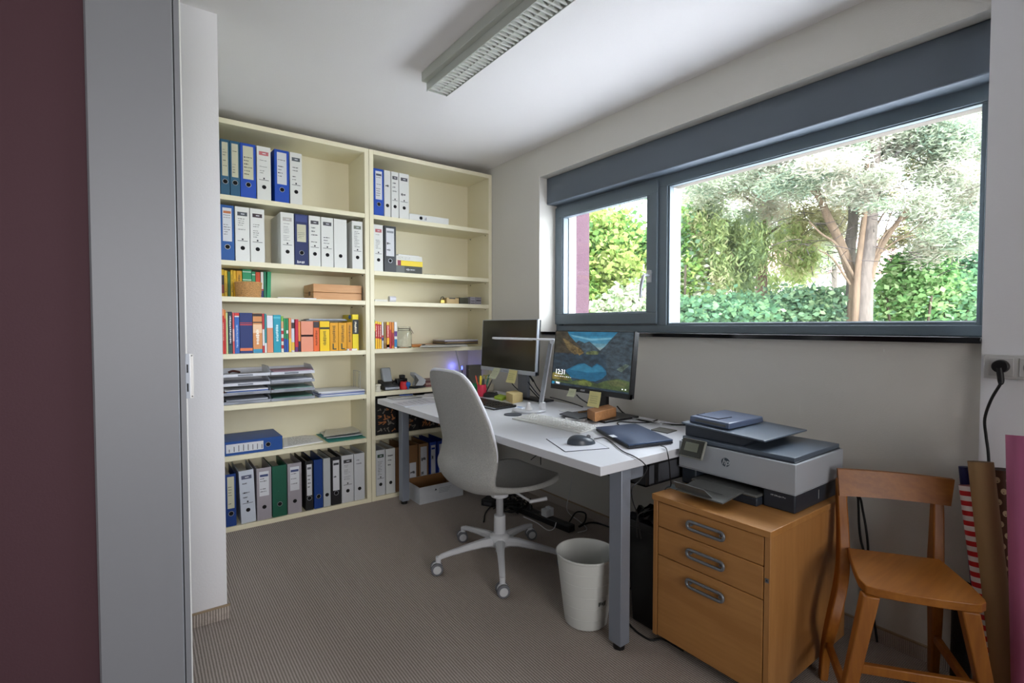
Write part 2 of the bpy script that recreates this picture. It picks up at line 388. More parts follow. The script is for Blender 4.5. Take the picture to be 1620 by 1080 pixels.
binder(363.8,379.6,264,z,TE,'narrow petrol ring binder between its twin and a bright blue binder','label',headc='cream')
binder(380,405.2,268,z,BL,'bright blue ring binder with cream label, third on the top shelf','label',headc='cream',rows=7)
binder(406.3,428.7,274,z,WH,'white ring binder with red heading, between two bright blue binders','print',ring=False,headc='#c06a70')
binder(434,457.5,277,z,BL,'bright blue ring binder with short white label, beside the gap','label',rot=.05,rows=7)
binder(458.6,478,280,z,WH,'white ring binder with dark heading, last on the top left shelf','print',ring=False,headc='#5c6268',rows=6)
z=1.59
binder(348.4,370.8,370,z,B2,'blue ring binder with large white label, first on the second shelf','label',headc='#c87a50',rows=10)
t=binder(372,395.3,372,z,WH,'white ring binder with a small light blue picture on the spine','print',ring=False,headc='#50565c')
binder(396,418.8,374,z,WH,'white ring binder with dark patterned heading, left of the gap','print',ring=False,headc='#4a3d42')
binder(444,465.3,377,z,WH,'thick white ring binder just right of the gap, second shelf','print',ring=False,headc='#b9b4b0',rows=12)
t=binder(466.1,488,379,z,NV,'navy ring binder with short cream label on the second shelf','label',headc='cream',lab=(.46,.80),rows=5)
x0,x1=SX(466.1,379),SX(488,379); cx=(x0+x1)/2
m=MB().m(mat('navy_pocket','#3d4a86',.5)).box(x0+.008,3.3463,z+.27,x1-.008,3.347,z+.31); scribble(m,x0+.014,x1-.014,z+.014,z+.03,3.3463,1,LAB,1,h=1.6); m.build('spine_logo',parent=t)
binder(488.7,507.2,381,z,WH,'white ring binder with dark heading, right after the navy one','print',ring=False,headc='#4c4c52',rows=5)
binder(508,527.6,383,z,WH,'white ring binder with dark heading, left of the blank one','print',ring=False,headc='#4c4c52',rows=6)
binder(528.3,548.9,386,z,WH,'white ring binder with a blank spine','plain',ring=False,rows=0)
binder(557,574,388,z,WH,'white ring binder with grey heading against the divider','print',ring=False,headc='#7d8478',rows=10)
z=1.965
binder(591.2,607.2,300,z,BL,'bright blue ring binder at the left end, top shelf above the desk','label',headc='#555c6e')
binder(607.8,618,303,z,WH,'narrow white ring binder with one small line of print','plain',ring=False,rows=2)
binder(618.9,630.8,305,z,WH,'narrow white ring binder with small dark square heading','print',ring=False,headc='#55555c',rows=4)
binder(631.4,647.2,307,z,WH,'white ring binder with wide dark heading beside the lying binder','print',ring=False,headc='#4d4d54',rows=2)
z=1.585
binder(591.3,606.2,392,z,WH,'white ring binder with red heading beside the charcoal binder','print',ring=False,headc='#b8686c',rows=12)
binder(607.4,626.8,393,z,'#2b2f33','charcoal ring binder with white label','label',rot=.03,rows=3,headc='#8d9299')
z=.0285
binder(356.6,373.7,780,z,D4,'narrow dark blue ring binder with cream label at floor level','label',headc='cream',h=.31,rows=8)
binder(381,405,780,z,'#c9d0dc','white ring binder leaning slightly, floor level, blue picture label','print',ring=False,headc='#5b5f78',lean=-.035,rows=4)
for a,b,nm,h_ in ((406,429.6,'mauve-grey ring binder with white label, left of the green one',1),(455,477.5,'mauve-grey ring binder with white label, right of the green one',1)):
    binder(a,b,770,z,GY,nm,'label',ring=False,headc='#44507c',lab=(.46,.93),rows=6)
binder(430.6,454,768,z,GR,'dark green ring binder on the bottom shelf','plain',rows=0)
binder(483,495.6,758,z,BK,'narrow black ring binder with narrow white label','label',lab=(.3,.93),rows=6,headc='#6a6a72')
binder(496.7,510.8,755,z,D4,'dark blue ring binder without a label','plain',rows=0)
binder(511.4,523,752,z,'#bfc5c6','pale grey ring binder between dark blue and black ones','plain',ring=False,rows=0)
binder(523.9,539.6,750,z,BK,'black ring binder with pale label, between two light ones','label',lab=(.3,.93),rows=3,headc='#3a3a40')
binder(540.4,559.6,745,z,'#cfd1d4','light grey ring binder with dark heading near the divider','print',ring=False,headc='#3c3c40',rows=12)
binder(560.2,577,740,z,'#cfd2d6','light grey ring binder with faint handwriting, last before the divider','plain',ring=False,rows=4)
binder(594.8,609.5,745,z,'#cdd0d4','white ring binder with dark green heading, bottom shelf under the desk','print',ring=False,headc='#2c4638',rows=10)
binder(610.5,625.5,743,z,'#dcdedc','worn white ring binder beside the dark green headed one','plain',ring=False,rows=3)
binder(626.3,641.5,738,z,BR,'brown cardboard ring binder hidden behind the desk leg','plain',ring=False,rows=0)
binder(645,661,733,z,BR,'brown cardboard ring binder with hole above its white label','label',ring=False,lab=(.02,.6),rows=2)
binder(662.6,678,728,z,'#97724e','brown cardboard ring binder with tall white label','label',ring=False,lab=(.1,.93),rows=2)
binder(680,690.6,722,z,'#1c3fa0','narrow blue ring binder with white label, behind the chair','label',lab=(.1,.93),headc='#1c3fa0',rows=2)
binder(692.5,706,720,z,'#1c3fa0','wider blue ring binder, partly behind the chair back','label',lab=(.1,.93),rows=2)

# ---- binders lying flat
def flat_binder(p0,p1,py,z,th_,col,label,rows,holefrac,labr,wr=.27):
    y=3.352; x0,x1=SX(p0,py,y),SX(p1,py,y); t=thing('ring_binder',label,'ring binder',((x0+x1)/2,y+.14,z),'ring binders in the bookcases')
    c=bm(col); m=MB().m(c); m.box(x0,y,z+.0005,x1,y+.003,z+th_).box(x0,y+.003,z+.0005,x1,y+wr,z+.0035).box(x0,y+.003,z+th_-.003,x1,y+wr,z+th_)
    m.build('cover',parent=t,bevel=.001)
    MB().m(PBLK).box(x0+.01,y+.03,z+.006,x1-.01,y+wr-.015,z+th_*.75).build('paper_stack',parent=t)
    cx=x0+(x1-x0)*holefrac; m=MB()
    m.m(RINGM).tube([(cx+.0135*math.cos(a),y-.0006,z+th_/2+.0135*math.sin(a)) for a in [2*PI*i/20 for i in range(20)]],.0015,n=6,closed=True)
    m.m(HOLE).cyl((cx,y-.0006,z+th_/2),(cx,y+.001,z+th_/2),.0115,n=18); m.build('finger_hole',parent=t)
    a,b=x0+(x1-x0)*labr[0],x0+(x1-x0)*labr[1]; m=MB().m(LAB).box(a,y-.0008,z+th_*.2,b,y,z+th_*.82)
    m.m(INK); n=rows
    for i in range(n):
        xx=a+(b-a)*(i+.6)/n; q=random.uniform(.2,.5)*th_; m.box(xx,y-.0011,z+th_*.26,xx+.0035,y-.0008,z+th_*.26+q)
    m.build('spine_label',parent=t); return t
flat_binder(355.5,447,703,.445,.082,'#114a94','thick blue ring binder lying flat with its spine to the room',8,.74,(.02,.655))
flat_binder(647.6,709.8,344,1.965,.048,WH,'narrow white ring binder lying flat beside upright white ones',2,.285,(.37,.42))

# ============================================================ books
def book(p0,p1,py,z,h,cols,label,dep_=.2,y=3.375,group='books on the shelf',lean=0,band=None,letters=None,vtext=None,name='book',cat='book',fr=None):
    x0,x1=SX(p0,py,y)+.0004,SX(p1,py,y)-.0004; T=None
    if lean:
        c=Vector((x1 if lean>0 else x0,y,z)); T=Matrix.Translation(c)@Matrix.Rotation(lean,4,'Y')@Matrix.Translation(-c)
    t=thing(name,label,cat,((x0+x1)/2,y+dep_/2,z),group)
    m=MB(T).m(bm(cols[0])); th=.0015; W=x1-x0
    m.box(x0,y,z+.0004,x1,y+th,z+h).box(x0,y+th,z+.0004,x0+th,y+dep_,z+h).box(x1-th,y+th,z+.0004,x1,y+dep_,z+h)
    m.build('cover',parent=t,bevel=.0008,seg=1)
    MB(T).m(PBLK).box(x0+th,y+th+.001,z+.003,x1-th,y+dep_-.004,z+h-.003).build('pages',parent=t)
    m=MB(T); yy=y-.0004
    for c,a,b in (cols[1:] if len(cols)>1 else ()): m.m(bm(c)).box(x0+.0002,yy,z+h*a+.0008,x1-.0002,y+.0001,z+h*b)
    if vtext:   # upright run of print along the spine
        c,a,b=vtext; m.m(bm(c)); q=z+h*a; ww=max(.0012,W*.16)
        while q<z+h*b:
            s=random.uniform(.004,.010); cx=(x0+x1)/2; m.box(cx-ww*random.uniform(.6,1.2),yy-.0003,q,cx+ww*random.uniform(.6,1.2),yy,min(q+s,z+h*b)); q+=s+.003
    if letters:
        s_,a,c,sz=letters; text(m,s_,sz,Matrix.Translation(((x0+x1)/2,yy-.0004,z+h*a))@Matrix.Rotation(PI/2,4,'X'),bm(c),font_bold=True)
    if m.v: m.build('spine_print',parent=t)
    return t
G3='small reference books on the third shelf'; z=1.38
book(349.6,354.8,450,z,.170,['#e0b81c',('#8a2f1c',.15,.45),('#2a1c14',.45,.8)],'yellow paperback with dark red block, first on the third shelf',group=G3,y=3.495,dep_=.15)
book(355,359.8,450,z,.165,['#ecc41c'],'slim yellow paperback next to the dark green one',group=G3,y=3.495,dep_=.15,vtext=('#8a6a10',.2,.8))
book(360.3,364.7,450,z,.160,['#2e6a35'],'dark green paperback between yellow ones',group=G3,y=3.495,dep_=.15)
book(365,369,450,z,.170,['#e8bc18'],'slim yellow paperback right of the dark green one',group=G3,y=3.495,dep_=.15,vtext=('#7a6010',.2,.85))
book(369.3,373.8,450,z,.168,['#e9b512'],'slim golden yellow paperback, left of the thick one',group=G3,y=3.495,dep_=.15,vtext=('#7a6010',.3,.7))
book(374.2,383,450,z,.168,['#dca010',('#c28a0c',.0,.04)],'thick amber paperback beside the tall green book',group=G3,y=3.495,dep_=.15,vtext=('#7a5a10',.2,.85))
book(383.8,398,448,z,.178,['#1f9a68',('#bfe0cc',.62,.66),('#d8efe0',.9,.93)],'tall green book standing behind the wicker basket',group=G3,y=3.495,dep_=.15)
book(398.5,404.2,448,z,.168,['#2b9d6c',('#cfe8d8',.86,.9)],'green book just right of the tallest green one',group=G3,y=3.495,dep_=.15)
book(404.6,411.8,448,z,.166,['#d2481c'],'orange-red book between green and white ones',group=G3,y=3.495,dep_=.15)
book(412.6,416.8,448,z,.168,['#e4e2de',('#2c3370',.05,.3),('#b8303c',.3,.36)],'white paperback with dark blue foot',group=G3,y=3.495,dep_=.15)
book(417.2,421.3,448,z,.172,['#1c7a58'],'slim dark green book right of the white paperback',group=G3,y=3.495,dep_=.15)
book(421.8,428,450,z,.172,['#22a06c'],'green book leaning at the right end of the row',group=G3,y=3.495,dep_=.15,lean=.03)
G4='dictionaries and paperbacks on the fourth shelf'; z=1.045
H4=lambda ty,px: SZ(px,ty,3.375)-1.045
def b4(a,b,ty,cols,label,**k): 
    x0=330+a/6; x1=330+b/6; return book(x0,x1,525,1.045,H4(480+ty/6,(x0+x1)/2),cols,label,group=G4,**k)
b4(120,132,112,['#5a3a8c',('#2b2f8c',.0,.35)],'slim purple book at the far left of the fourth shelf')
b4(133,149,52,['#d8392c',('#f0a070',.85,1)],'red book with pale top beside the purple one',vtext=('#f2d0c0',.3,.7))
b4(149.6,165,60,['#c92f35',('#e88a30',.8,1)],'red and orange book, second red on the fourth shelf')
b4(166,184,86,['#c9d99a'],'pale green slim book left of the navy one')
b4(187,226,78,['#16253c',('#1d4a4a',.0,.2)],'navy book with white lettering up its spine',vtext=('#e8e8ec',.25,.9))
b4(228,246,86,['#dc5a5c',('#f0b8b0',.3,.6)],'slim pinkish red book beside the navy one')
b4(247,293,86,['#2a62b4',('#e8e4e0',.89,.92),('#d8382c',.92,.995)],'blue book with a red top band',vtext=('#b0c8ec',.15,.7))
b4(296,418,88,['#122c6c',('#c03a3c',.69,.72),('#c03a3c',.74,.76),('#e07a4c',.06,.13)],'very thick dark blue dictionary',)
b4(421,509,92,['#d8925a',('#2a1c18',.92,.99),('#2a1c18',.755,.785),('#3a94b8',.0,.1),('#f0c8a0',.5,.72)],'thick tan and orange book with a blue foot',vtext=('#fdf6e8',.22,.6))
b4(511,531,95,['#c0313a',('#e8e4e4',.18,.6)],'slim red book with white middle')
b4(532,552,97,['#2a8c94',('#e8e8e8',0,.25)],'slim teal book with white foot')
b4(554,612,112,['#e0926e',('#e2e2ea',.66,.995)],'book with white top half and salmon foot')
b4(615,687,108,['#1c9cb4',('#58c0d0',.9,.95)],'single thick cyan blue book',vtext=('#d0f0f4',.3,.75))
b4(689,712,120,['#e2dcd4',('#7ab848',.85,1),('#b82c3c',.5,.6),('#b82c3c',.3,.4),('#b82c3c',.1,.2),('#d8a878',.66,.85)],'slim book with red and white stripes')
b4(714,736,140,['#1f8a54',('#1c4a9c',0,.4)],'slim green book with blue foot, left of two')
b4(737,757,142,['#248e5e',('#2456a8',0,.38),('#e4e4e0',.55,.65)],'slim green and blue book, right of two')
b4(761,785,137,['#e8905c',('#f2c848',0,.4)],'orange book with yellow foot')
b4(786,815,150,['#cdd0dc',('#e8c048',.05,.3),('#3a3034',.72,.9)],'pale grey book with yellow patch')
b4(818,848,150,['#c4203c',('#5c2a6c',.0,.15)],'crimson book leaning to the left',lean=.02)
b4(852,872,172,['#e89040',('#1c2440',0,.35)],'slim orange book with dark foot')
b4(877,993,168,['#e8987c',('#2c1c1c',.49,.555),('#e8987c',.505,.54)],'thick salmon dictionary with small framed title')
b4(996,1050,168,['#ec6a30',('#3c3438',.78,.985)],'orange dictionary with black top band',vtext=('#903810',.2,.7))
b4(1056,1148,168,['#f4cc14',('#2c2a20',.73,.80)],'thick bright yellow dictionary',vtext=('#8a7410',.2,.68))
b4(1151,1231,182,['#e2a012'],'amber dictionary with a large L, left of two',letters=('L',.14,'#1c4038',.055),vtext=('#8a6410',.3,.9))
b4(1233,1312,182,['#e0a010'],'amber dictionary with a large L, right of two',letters=('L',.14,'#1c4038',.055),vtext=('#8a6410',.3,.9))
b4(1314,1362,176,['#d8940c'],'narrower amber dictionary beside the black and yellow book',vtext=('#80580c',.3,.9))
b4(1366,1424,104,['#f0d81c',('#1c1c20',.45,.86)],'yellow and black book at the right end of the row',vtext=('#f0e8d0',.5,.8))
G5='narrow paperbacks beside the glass jar'; z=1.05
def b5(a,b,ty,cols,label,**k):
    x0=570+a/7.043; x1=570+b/7.043; return book(x0,x1,535,1.05,SZ((x0+x1)/2,480+ty/7.043,3.37)-1.05,cols,label,y=3.37,dep_=.17,group=G5,**k)
b5(151,167,180,['#2f7a3c',('#d8c83c',.6,.9)],'green booklet at the left end beside the divider')
b5(168,190,195,['#c8202c',('#f0b818',.0,.38),('#f2cc30',.9,1)],'slim red and yellow paperback, first of three',vtext=('#f2e0d0',.45,.85))
b5(192,212,200,['#cc2430',('#f0b818',.0,.38),('#f2cc30',.9,1)],'slim red and yellow paperback, middle of three',vtext=('#f2e0d0',.45,.85))
b5(214,237,205,['#b01c30',('#f0b818',.0,.36),('#f2cc30',.9,1)],'slim red and yellow paperback, third of three',vtext=('#f2e0d0',.45,.85))
b5(240,259,205,['#dcdcd8',('#34387c',.3,.42),('#c03040',.42,.5)],'white booklet with red and blue mark')
b5(262,290,205,['#8c6c34',('#a88440',.2,.4)],'brown paperback near the jar')
b5(294,324,205,['#d4483c',('#f0b020',.04,.4),('#e4e0e4',0,.15),('#f0c83c',.88,1)],'red paperback with yellow foot, right of the brown one',vtext=('#f4e4dc',.45,.85))
b5(326,348,205,['#b82834',('#d87c20',.7,1)],'crimson paperback leaning on its neighbour')
b5(350,376,208,['#d88420',('#a8202c',.1,.6)],'orange and red paperback')
b5(380,410,205,['#e8e6e4',('#1c7cb0',.05,.35),('#5c3080',.45,.65)],'white paperback with blue and purple marks next to the jar')

def slab(name,x0,x1,y0,y1,z0,z1,mt,label,cat,group=None,rot=0,bevel=0,T=None):
    T=rotz(rot,((x0+x1)/2,(y0+y1)/2,0)) if rot else T
    return tag(MB(T).m(mt).box(x0,y0,z0,x1,y1,z1).build(name,bevel=bevel),label,cat,group)
# boxes stacked on the second right shelf
x0,x1=SX(625.6,424,3.36),SX(668,424,3.36); z=1.585
t=thing('storage_box','dark grey flat box with white lettering, bottom of the small stack','box',((x0+x1)/2,3.45,z),'boxes stacked beside the charcoal binder')
MB().m(mat('box_dark','#4a4c48',.6)).box(x0,3.36,z+.0003,x1,3.53,z+.052).build('box_body',parent=t,bevel=.001)
m=MB().m(mat('box_sleeve','#6b6e6c',.5)).box(x0,3.3594,z+.001,x0+(x1-x0)*.33,3.36,z+.051); scribble(m,x0+(x1-x0)*.4,x0+(x1-x0)*.8,z+.018,z+.038,3.3597,1,LAB,1,h=1.1)
m.build('box_print',parent=t)
t=thing('book','thick yellow book with crimson block lying in the small stack','book',((x0+x1)/2,3.45,z+.052),'boxes stacked beside the charcoal binder')
MB().m(bm('#f2d40c')).box(x0+.004,3.36,z+.0525,x1+.003,3.52,z+.0555).box(x0+.004,3.36,z+.0865,x1+.003,3.52,z+.0895).box(x0+.004,3.36,z+.0555,x1+.003,3.3625,z+.0865).build('cover',parent=t)
MB().m(PBLK).box(x0+.008,3.363,z+.0556,x1,3.516,z+.0864).build('pages',parent=t)
MB().m(bm('#8c1c3c')).box(x0+.016,3.3594,z+.053,x0+.042,3.36,z+.089).m(bm('#e8dcd0')).box(x0+.004,3.3594,z+.053,x0+.0155,3.36,z+.089).build('spine_print',parent=t)
t=thing('storage_box','white flat box on top of the yellow book','box',((x0+x1)/2,3.45,z+.09),'boxes stacked beside the charcoal binder')
MB().m(bm('#dcdcd4')).box(x0+.006,3.36,z+.09,x1,3.52,z+.124).build('box_body',parent=t,bevel=.0015)
m=MB(); scribble(m,x0+.02,x1-.02,z+.098,z+.116,3.3598,2,mat('faint_grey','#9a9c9c',.8),1); m.build('box_print',parent=t)
slab('paper_sheet',x0+.02,x1-.02,3.37,3.50,z+.1245,z+.132,PAPER,'thin stack of white paper on top of the white box','paper',rot=.06)
slab('flat_case',SX(669,432,3.4),SX(686,433,3.4),3.37,3.5,z+.0003,z+.006,mat('case_dark','#3a3c30',.6),'thin dark case lying beside the small box stack','case')
# third shelf left: wicker basket, wooden case, papers
bz=1.3805; bx=SX(393,462,3.41); by=3.395
t=thing('wicker_basket','small round tan wicker basket in front of the green books','basket',(bx,by,bz))
WK=mat('wicker','#d8a66a',.7,bump=.6,bscale=240,var=.25,vscale=160,stretch=(1,1,1))
r0,r1,hb=.066,.072,.088
by=3.334+.075; 
# oval basket, weave modelled as rings of wavy strands
m=MB().m(WK); m.lathe((bx,by,bz),[(0,.001),(r0*.96,.001),(r0*.96,.004),(r0-.003,.004),(r1-.004,hb),(r1-.006,hb),(r0-.007,.006),(0,.006)],40)
m.build('basket_wall',parent=t)
m=MB().m(WK)
for i in range(15):
    zz=bz+.004+i*(hb-.006)/14; R=r0+(r1-r0)*i/14
    m.tube([(bx+(R+.0012*math.cos(a*18+PI*(i%2)))*math.cos(a),by+(R+.0012*math.cos(a*18+PI*(i%2)))*math.sin(a),zz) for a in [2*PI*k/72 for k in range(72)]],.0028,n=5,closed=True)
m.tube([(bx+r1*math.cos(a),by+r1*math.sin(a),bz+hb) for a in [2*PI*k/40 for k in range(40)]],.0045,n=6,closed=True)
m.build('woven_strands',parent=t)
TW=wood('tan_box_wood','#d6a474','#c48f5e','x',12,.5)
xa,xb=SX(495.8,465,3.37),SX(572,465,3.37)
t=thing('wooden_case','flat light wooden case with hinged lid on the third shelf','case',((xa+xb)/2,3.46,1.38))
zt=SZ(530,450,3.37); zm=1.38+(zt-1.38)*.47
MB().m(TW).box(xa,3.37,1.3804,xb,3.60,zm-.001).build('case_bottom',parent=t,bevel=.002)
MB().m(TW).box(xa,3.37,zm+.001,xb,3.60,zt).build('lid',parent=t,bevel=.002)
m=MB().m(mat('latch','#6b4a2c',.5)).box(xa-.004,3.44,zm-.02,xa,3.47,zm+.006).build('latch',parent=t)
slab('paper_sheet',SX(437,469,3.40),SX(497,470,3.4),3.345,3.55,1.3803,1.386,PAPER,'few white sheets lying in front of the wooden case','paper',rot=-.02)
# flat journals on top of the dictionaries, blue ball, eraser
zz=1.045+H4(480+168/6,500)+.004
zz=max(zz,1.045+H4(480+168/6,330+935/6)+.001)
m=MB().m(bm('#707884')).box(SX(484,506,3.4),3.385,zz,SX(548,508,3.4),3.52,zz+.006).m(bm('#aab0b8')).box(SX(488,506,3.4),3.388,zz+.0063,SX(546,508,3.4),3.52,zz+.012)
tag(m.build('magazine'),'grey journals lying flat across the tops of the dictionaries','magazine')
bb=MB().m(mat('blue_foil','#2c5c9c',.35)); cc=Vector((SX(555,501,3.42),3.42,zz+.012)); zc=.016
bb.lathe(tuple(cc-Vector((0,0,0))),[(0,-.002),(.010,0),(.016,.008),(.017,.016),(.012,.026),(0,.030)],16); tag(bb.build('tape_roll'),'small blue ball lying on the amber dictionaries','ball')
ex0,ex1=SX(549,550,3.35),SX(565,549,3.35)
t=thing('eraser','small white and red eraser in front of the amber dictionaries','eraser',((ex0+ex1)/2,3.353,1.045))
MB(rotz(.08,(ex0,3.35,0))).m(bm('#e6e6e2')).box(ex0,3.343,1.0453,ex1,3.363,1.057).build('eraser_block',parent=t,bevel=.002)
MB(rotz(.08,(ex0,3.35,0))).m(bm('#c86a60')).box(ex0+.012,3.3422,1.0456,ex0+.03,3.3635,1.0575).build('sleeve',parent=t)

# ============================================================ letter trays
TRM=mat('tray_plastic','#b9bec8',.2,spec=.6); nt=TRM.node_tree; nt.nodes['Principled BSDF'].inputs['Alpha'].default_value=.55
TRW=mat('tray_white','#d5d8e0',.25)
def tray(x0,x1,z,mt,label,zh=.052):
    t=thing('letter_tray',label,'letter tray',((x0+x1)/2,3.47,z),'letter trays stacked on the fifth shelf')
    ya,yb=3.343,3.60
    m=MB().m(mt).box(x0,ya+.01,z+.001,x1,yb,z+.003).box(x0,yb-.002,z+.003,x1,yb,z+zh*.7)
    m.build('tray_base',parent=t)
    for xx,s in ((x0,1),(x1,-1)):
        m=MB().m(mt); fn=lambda u,v,d:(xx+s*d,u,v)
        m.prism([(ya,z+.001),(yb,z+.001),(yb,z+zh),(ya+.09,z+zh),(ya+.03,z+zh*.55)],fn,0,.002); m.build('side_wall',parent=t)
    m=MB().m(mt).box(x0,ya,z+.001,x1,ya+.002,z+.018).build('front_lip',parent=t)
    m=MB().m(bm('#7d828c')).box(x0+(x1-x0)*.3,ya-.0006,z+.004,x0+(x1-x0)*.62,ya,z+.014).build('name_tag',parent=t)
    return t
xl0,xl1=SX(353.2,610,3.35),SX(427.5,610,3.35); xr0,xr1=SX(428.6,605,3.35),SX(497.5,605,3.35)
zt=[.746,.800,.854,.908]
lc=['bottom','second lowest','second highest','top']
pc=[['#c8ccd2','#26343c','#b8bec8'],['#c83c48','#dfe3ea','#4a6ab0','#e8e8ec'],['#8a5a6c','#d4d4dc'],['#c9ccd4']]
pr=[['#c2c8cc','#2c5c50','#3c6c60'],['#b9c8c4','#c86a78','#8cb0a8'],['#b0a8b8','#4a66b0','#d8dce4'],['#e8eaf0','#d8dce8','#b0889c']]
for i in range(4):
    for (a,b,side,pp) in ((xl0,xl1,'left',pc),(xr0,xr1,'right',pr)):
        tray(a,b,zt[i],TRW if i==3 or (i==2 and side=='left') else TRM,f'{"clear" if not (i==3 or (i==2 and side=="left")) else "white"} plastic letter tray, {lc[i]} of the {side} stack')
        q=zt[i]+.0035
        for j,c in enumerate(pp[i]):
            th=random.uniform(.004,.009); dx=random.uniform(.004,.02)
            T=rotz(random.uniform(-.03,.03),((a+b)/2,3.46,0)); m=MB(T).m(bm(c))
            ang=random.uniform(.0,.012)
            m.hexa([(a+dx,3.352,q),(b-.012,3.352,q),(b-.012,3.57,q),(a+dx,3.57,q)],[(a+dx,3.352,q+th*.6),(b-.012,3.352,q+th),(b-.012,3.57,q+th),(a+dx,3.57,q+th*.7)])
            o=m.build('paper_stack'); nm={'#c83c48':'red folder','#26343c':'dark folder','#2c5c50':'dark green folder','#3c6c60':'green folder','#4a66b0':'blue folder','#4a6ab0':'blue folder','#b9c8c4':'pale green papers','#8cb0a8':'green papers','#c86a78':'pink folder','#8a5a6c':'mauve folder','#b0889c':'pink paper sheets','#b0a8b8':'lilac papers'}.get(c,'white papers')
            tag(o,f'{nm} in the {lc[i]} tray of the {side} stack, layer {["lowest","above the lowest","third","uppermost"][j]}','papers','papers kept in the letter trays'); q+=th+.0006
m=MB().m(mat('sunglass_brown','#3c1c14',.3)); gx=SX(370,580,3.40); gz=.908+.0035+.012
m.tube([(gx-.03,3.39,gz+.01),(gx-.01,3.385,gz+.018),(gx+.012,3.39,gz+.014),(gx+.03,3.40,gz+.008)],.007,n=8,smooth=4); tag(m.build('hair_clip'),'small dark brown clip lying on the top left tray','clip')
# magazines and bookend right of the trays
xa,xb=SX(505,625,3.36),SX(577.5,622,3.36)
q=.7455
for j,(c,n_) in enumerate((('#8ba0c8','pale blue'),('#dfe2ea','white'),('#6a7ab4','blue'),('#c8ccd6','light grey'),('#e4e6ea','white glossy'))):
    T=rotz((-.05,.03,-.02,.05,-.08)[j],((xa+xb)/2,3.45,0)); m=MB(T).m(bm(c)).box(xa+.004,3.352,q,xb-.004,3.59,q+.0065)
    tag(m.build('magazine'),f'{n_} magazine, {["lowest","second from below","middle","fourth from below","uppermost"][j]} in the pile beside the divider','magazine','magazines piled beside the trays'); q+=.007
m=MB().m(mat('wire_grey','#a8a8a8',.4,metal=.5)); bxx=xb-.03
m.tube([(bxx,3.37,.7465+.036),(bxx,3.37,.90),(bxx,3.50,.90),(bxx,3.50,.7465+.036)],.0018,n=6); m.tube([(bxx,3.40,.785),(bxx,3.40,.90)],.0012,n=6); m.tube([(bxx,3.47,.785),(bxx,3.47,.90)],.0012,n=6)
tag(m.build('wire_bookend'),'grey wire bookend standing on the magazine pile','bookend')
# sixth shelf papers
def sheet(name,pts,z,th,mt,label,cat='paper',marks=0,group=None,curl=0,ink=INK):
    P=[Vector((p[0],p[1],z)) for p in pts]
    m=MB().m(mt)
    def f(u,v): 
        a=P[0].lerp(P[1],u); b=P[3].lerp(P[2],u); p=a.lerp(b,v); p.z+=curl*(abs(2*u-1)**3)*(1 if u>.5 else .3)*(.4+.6*v); return p
    nu=9; top=lambda u,v:f(u,v)+Vector((0,0,th)); b0=len(m.v)
    m.grid(top,nu,4); m.grid(lambda u,v:f(1-u,v),nu,4)
    for k in range(nu-1):
        u0,u1=k/(nu-1),(k+1)/(nu-1)
        m.quad(f(u0,0),f(u1,0),top(u1,0),top(u0,0)); m.quad(f(u1,1),f(u0,1),top(u0,1),top(u1,1))
    for k in range(3):
        v0,v1=k/3,(k+1)/3
        m.quad(f(0,v1),f(0,v0),top(0,v0),top(0,v1)); m.quad(f(1,v0),f(1,v1),top(1,v1),top(1,v0))
    m.m(ink)
    for k in range(marks):
        v=.12+.76*k/max(1,marks-1); u=.12; e=random.uniform(.5,.88)
        while u<e:
            q=random.uniform(.03,.12); a=top(u,v);b=top(min(u+q,e),v);c=top(min(u+q,e),v+.014);d=top(u,v+.014)
            for p in (a,b,c,d): p.z+=.0004
            m.quad(a,b,c,d); u+=q+.025
    return tag(m.build(name),label,cat,group)
def sheetpx(name,px,z,th,mt,label,cat='paper',**k):
    cl=(lambda q:(q[0],min(q[1],3.286))) if z<.744 and z>.71 else (lambda q:q)
    return sheet(name,[cl(tuple(on(*p,'z',z))[:2]) for p in px],z,th,mt,label,cat,**k)
z=.4455
sheetpx('paper_stack',[(448,709),(511,699),(498,690),(448,688)],z,.006,PAPER,'few printed white sheets next to the flat blue binder','paper',marks=9)
TEAL=bm('#1f8c84')
sheetpx('cardboard_folder',[(520,700),(579,692),(572,683),(500,687)],z,.004,TEAL,'teal folder under loose papers near the divider','folder')
sheetpx('paper_stack',[(517,694),(579,687),(566,673),(499,679)],z+.0085,.005,bm('#c8ccd0'),'grey printed sheets on the teal folder','paper',curl=.012,marks=6)
sheetpx('paper_sheet',[(512,691),(570,683),(560,675),(515,680)],z+.028,.001,bm('#dcdcd8'),'white sheet with yellow note lying uppermost on the teal folder','paper',curl=.008,marks=3,ink=bm('#d8c860'))

# ============================================================ right bookcase small things
z=1.3783
slab('paper_stack',SX(592,474,3.36)+.002,SX(612,474,3.36),3.352,3.56,z+.0003,z+.014,bm('#d8d6cc'),'low stack of off-white papers on the third right shelf','paper')
c=Vector((SX(620.5,475,3.39),3.395,z)); m=MB().m(bm('#dcdce4')); m.cyl((c.x-.022,c.y,c.z+.021),(c.x+.024,c.y,c.z+.021),.021,n=28); m.m(bm('#a0a0a0')).cyl((c.x+.0242,c.y,c.z+.021),(c.x+.0246,c.y,c.z+.021),.011,n=20)
tag(m.build('tape_roll'),'white roll of tape beside the off-white papers','tape')
c=Vector((SX(700,474,3.40),3.40,z)); t=thing('padlock','small brass padlock with open ring beside the tan box','padlock',tuple(c))
MB().m(mat('brass','#b09a4c',.35,metal=.6)).box(c.x-.02,c.y-.008,c.z,c.x+.018,c.y+.008,c.z+.030).build('lock_body',parent=t,bevel=.004)
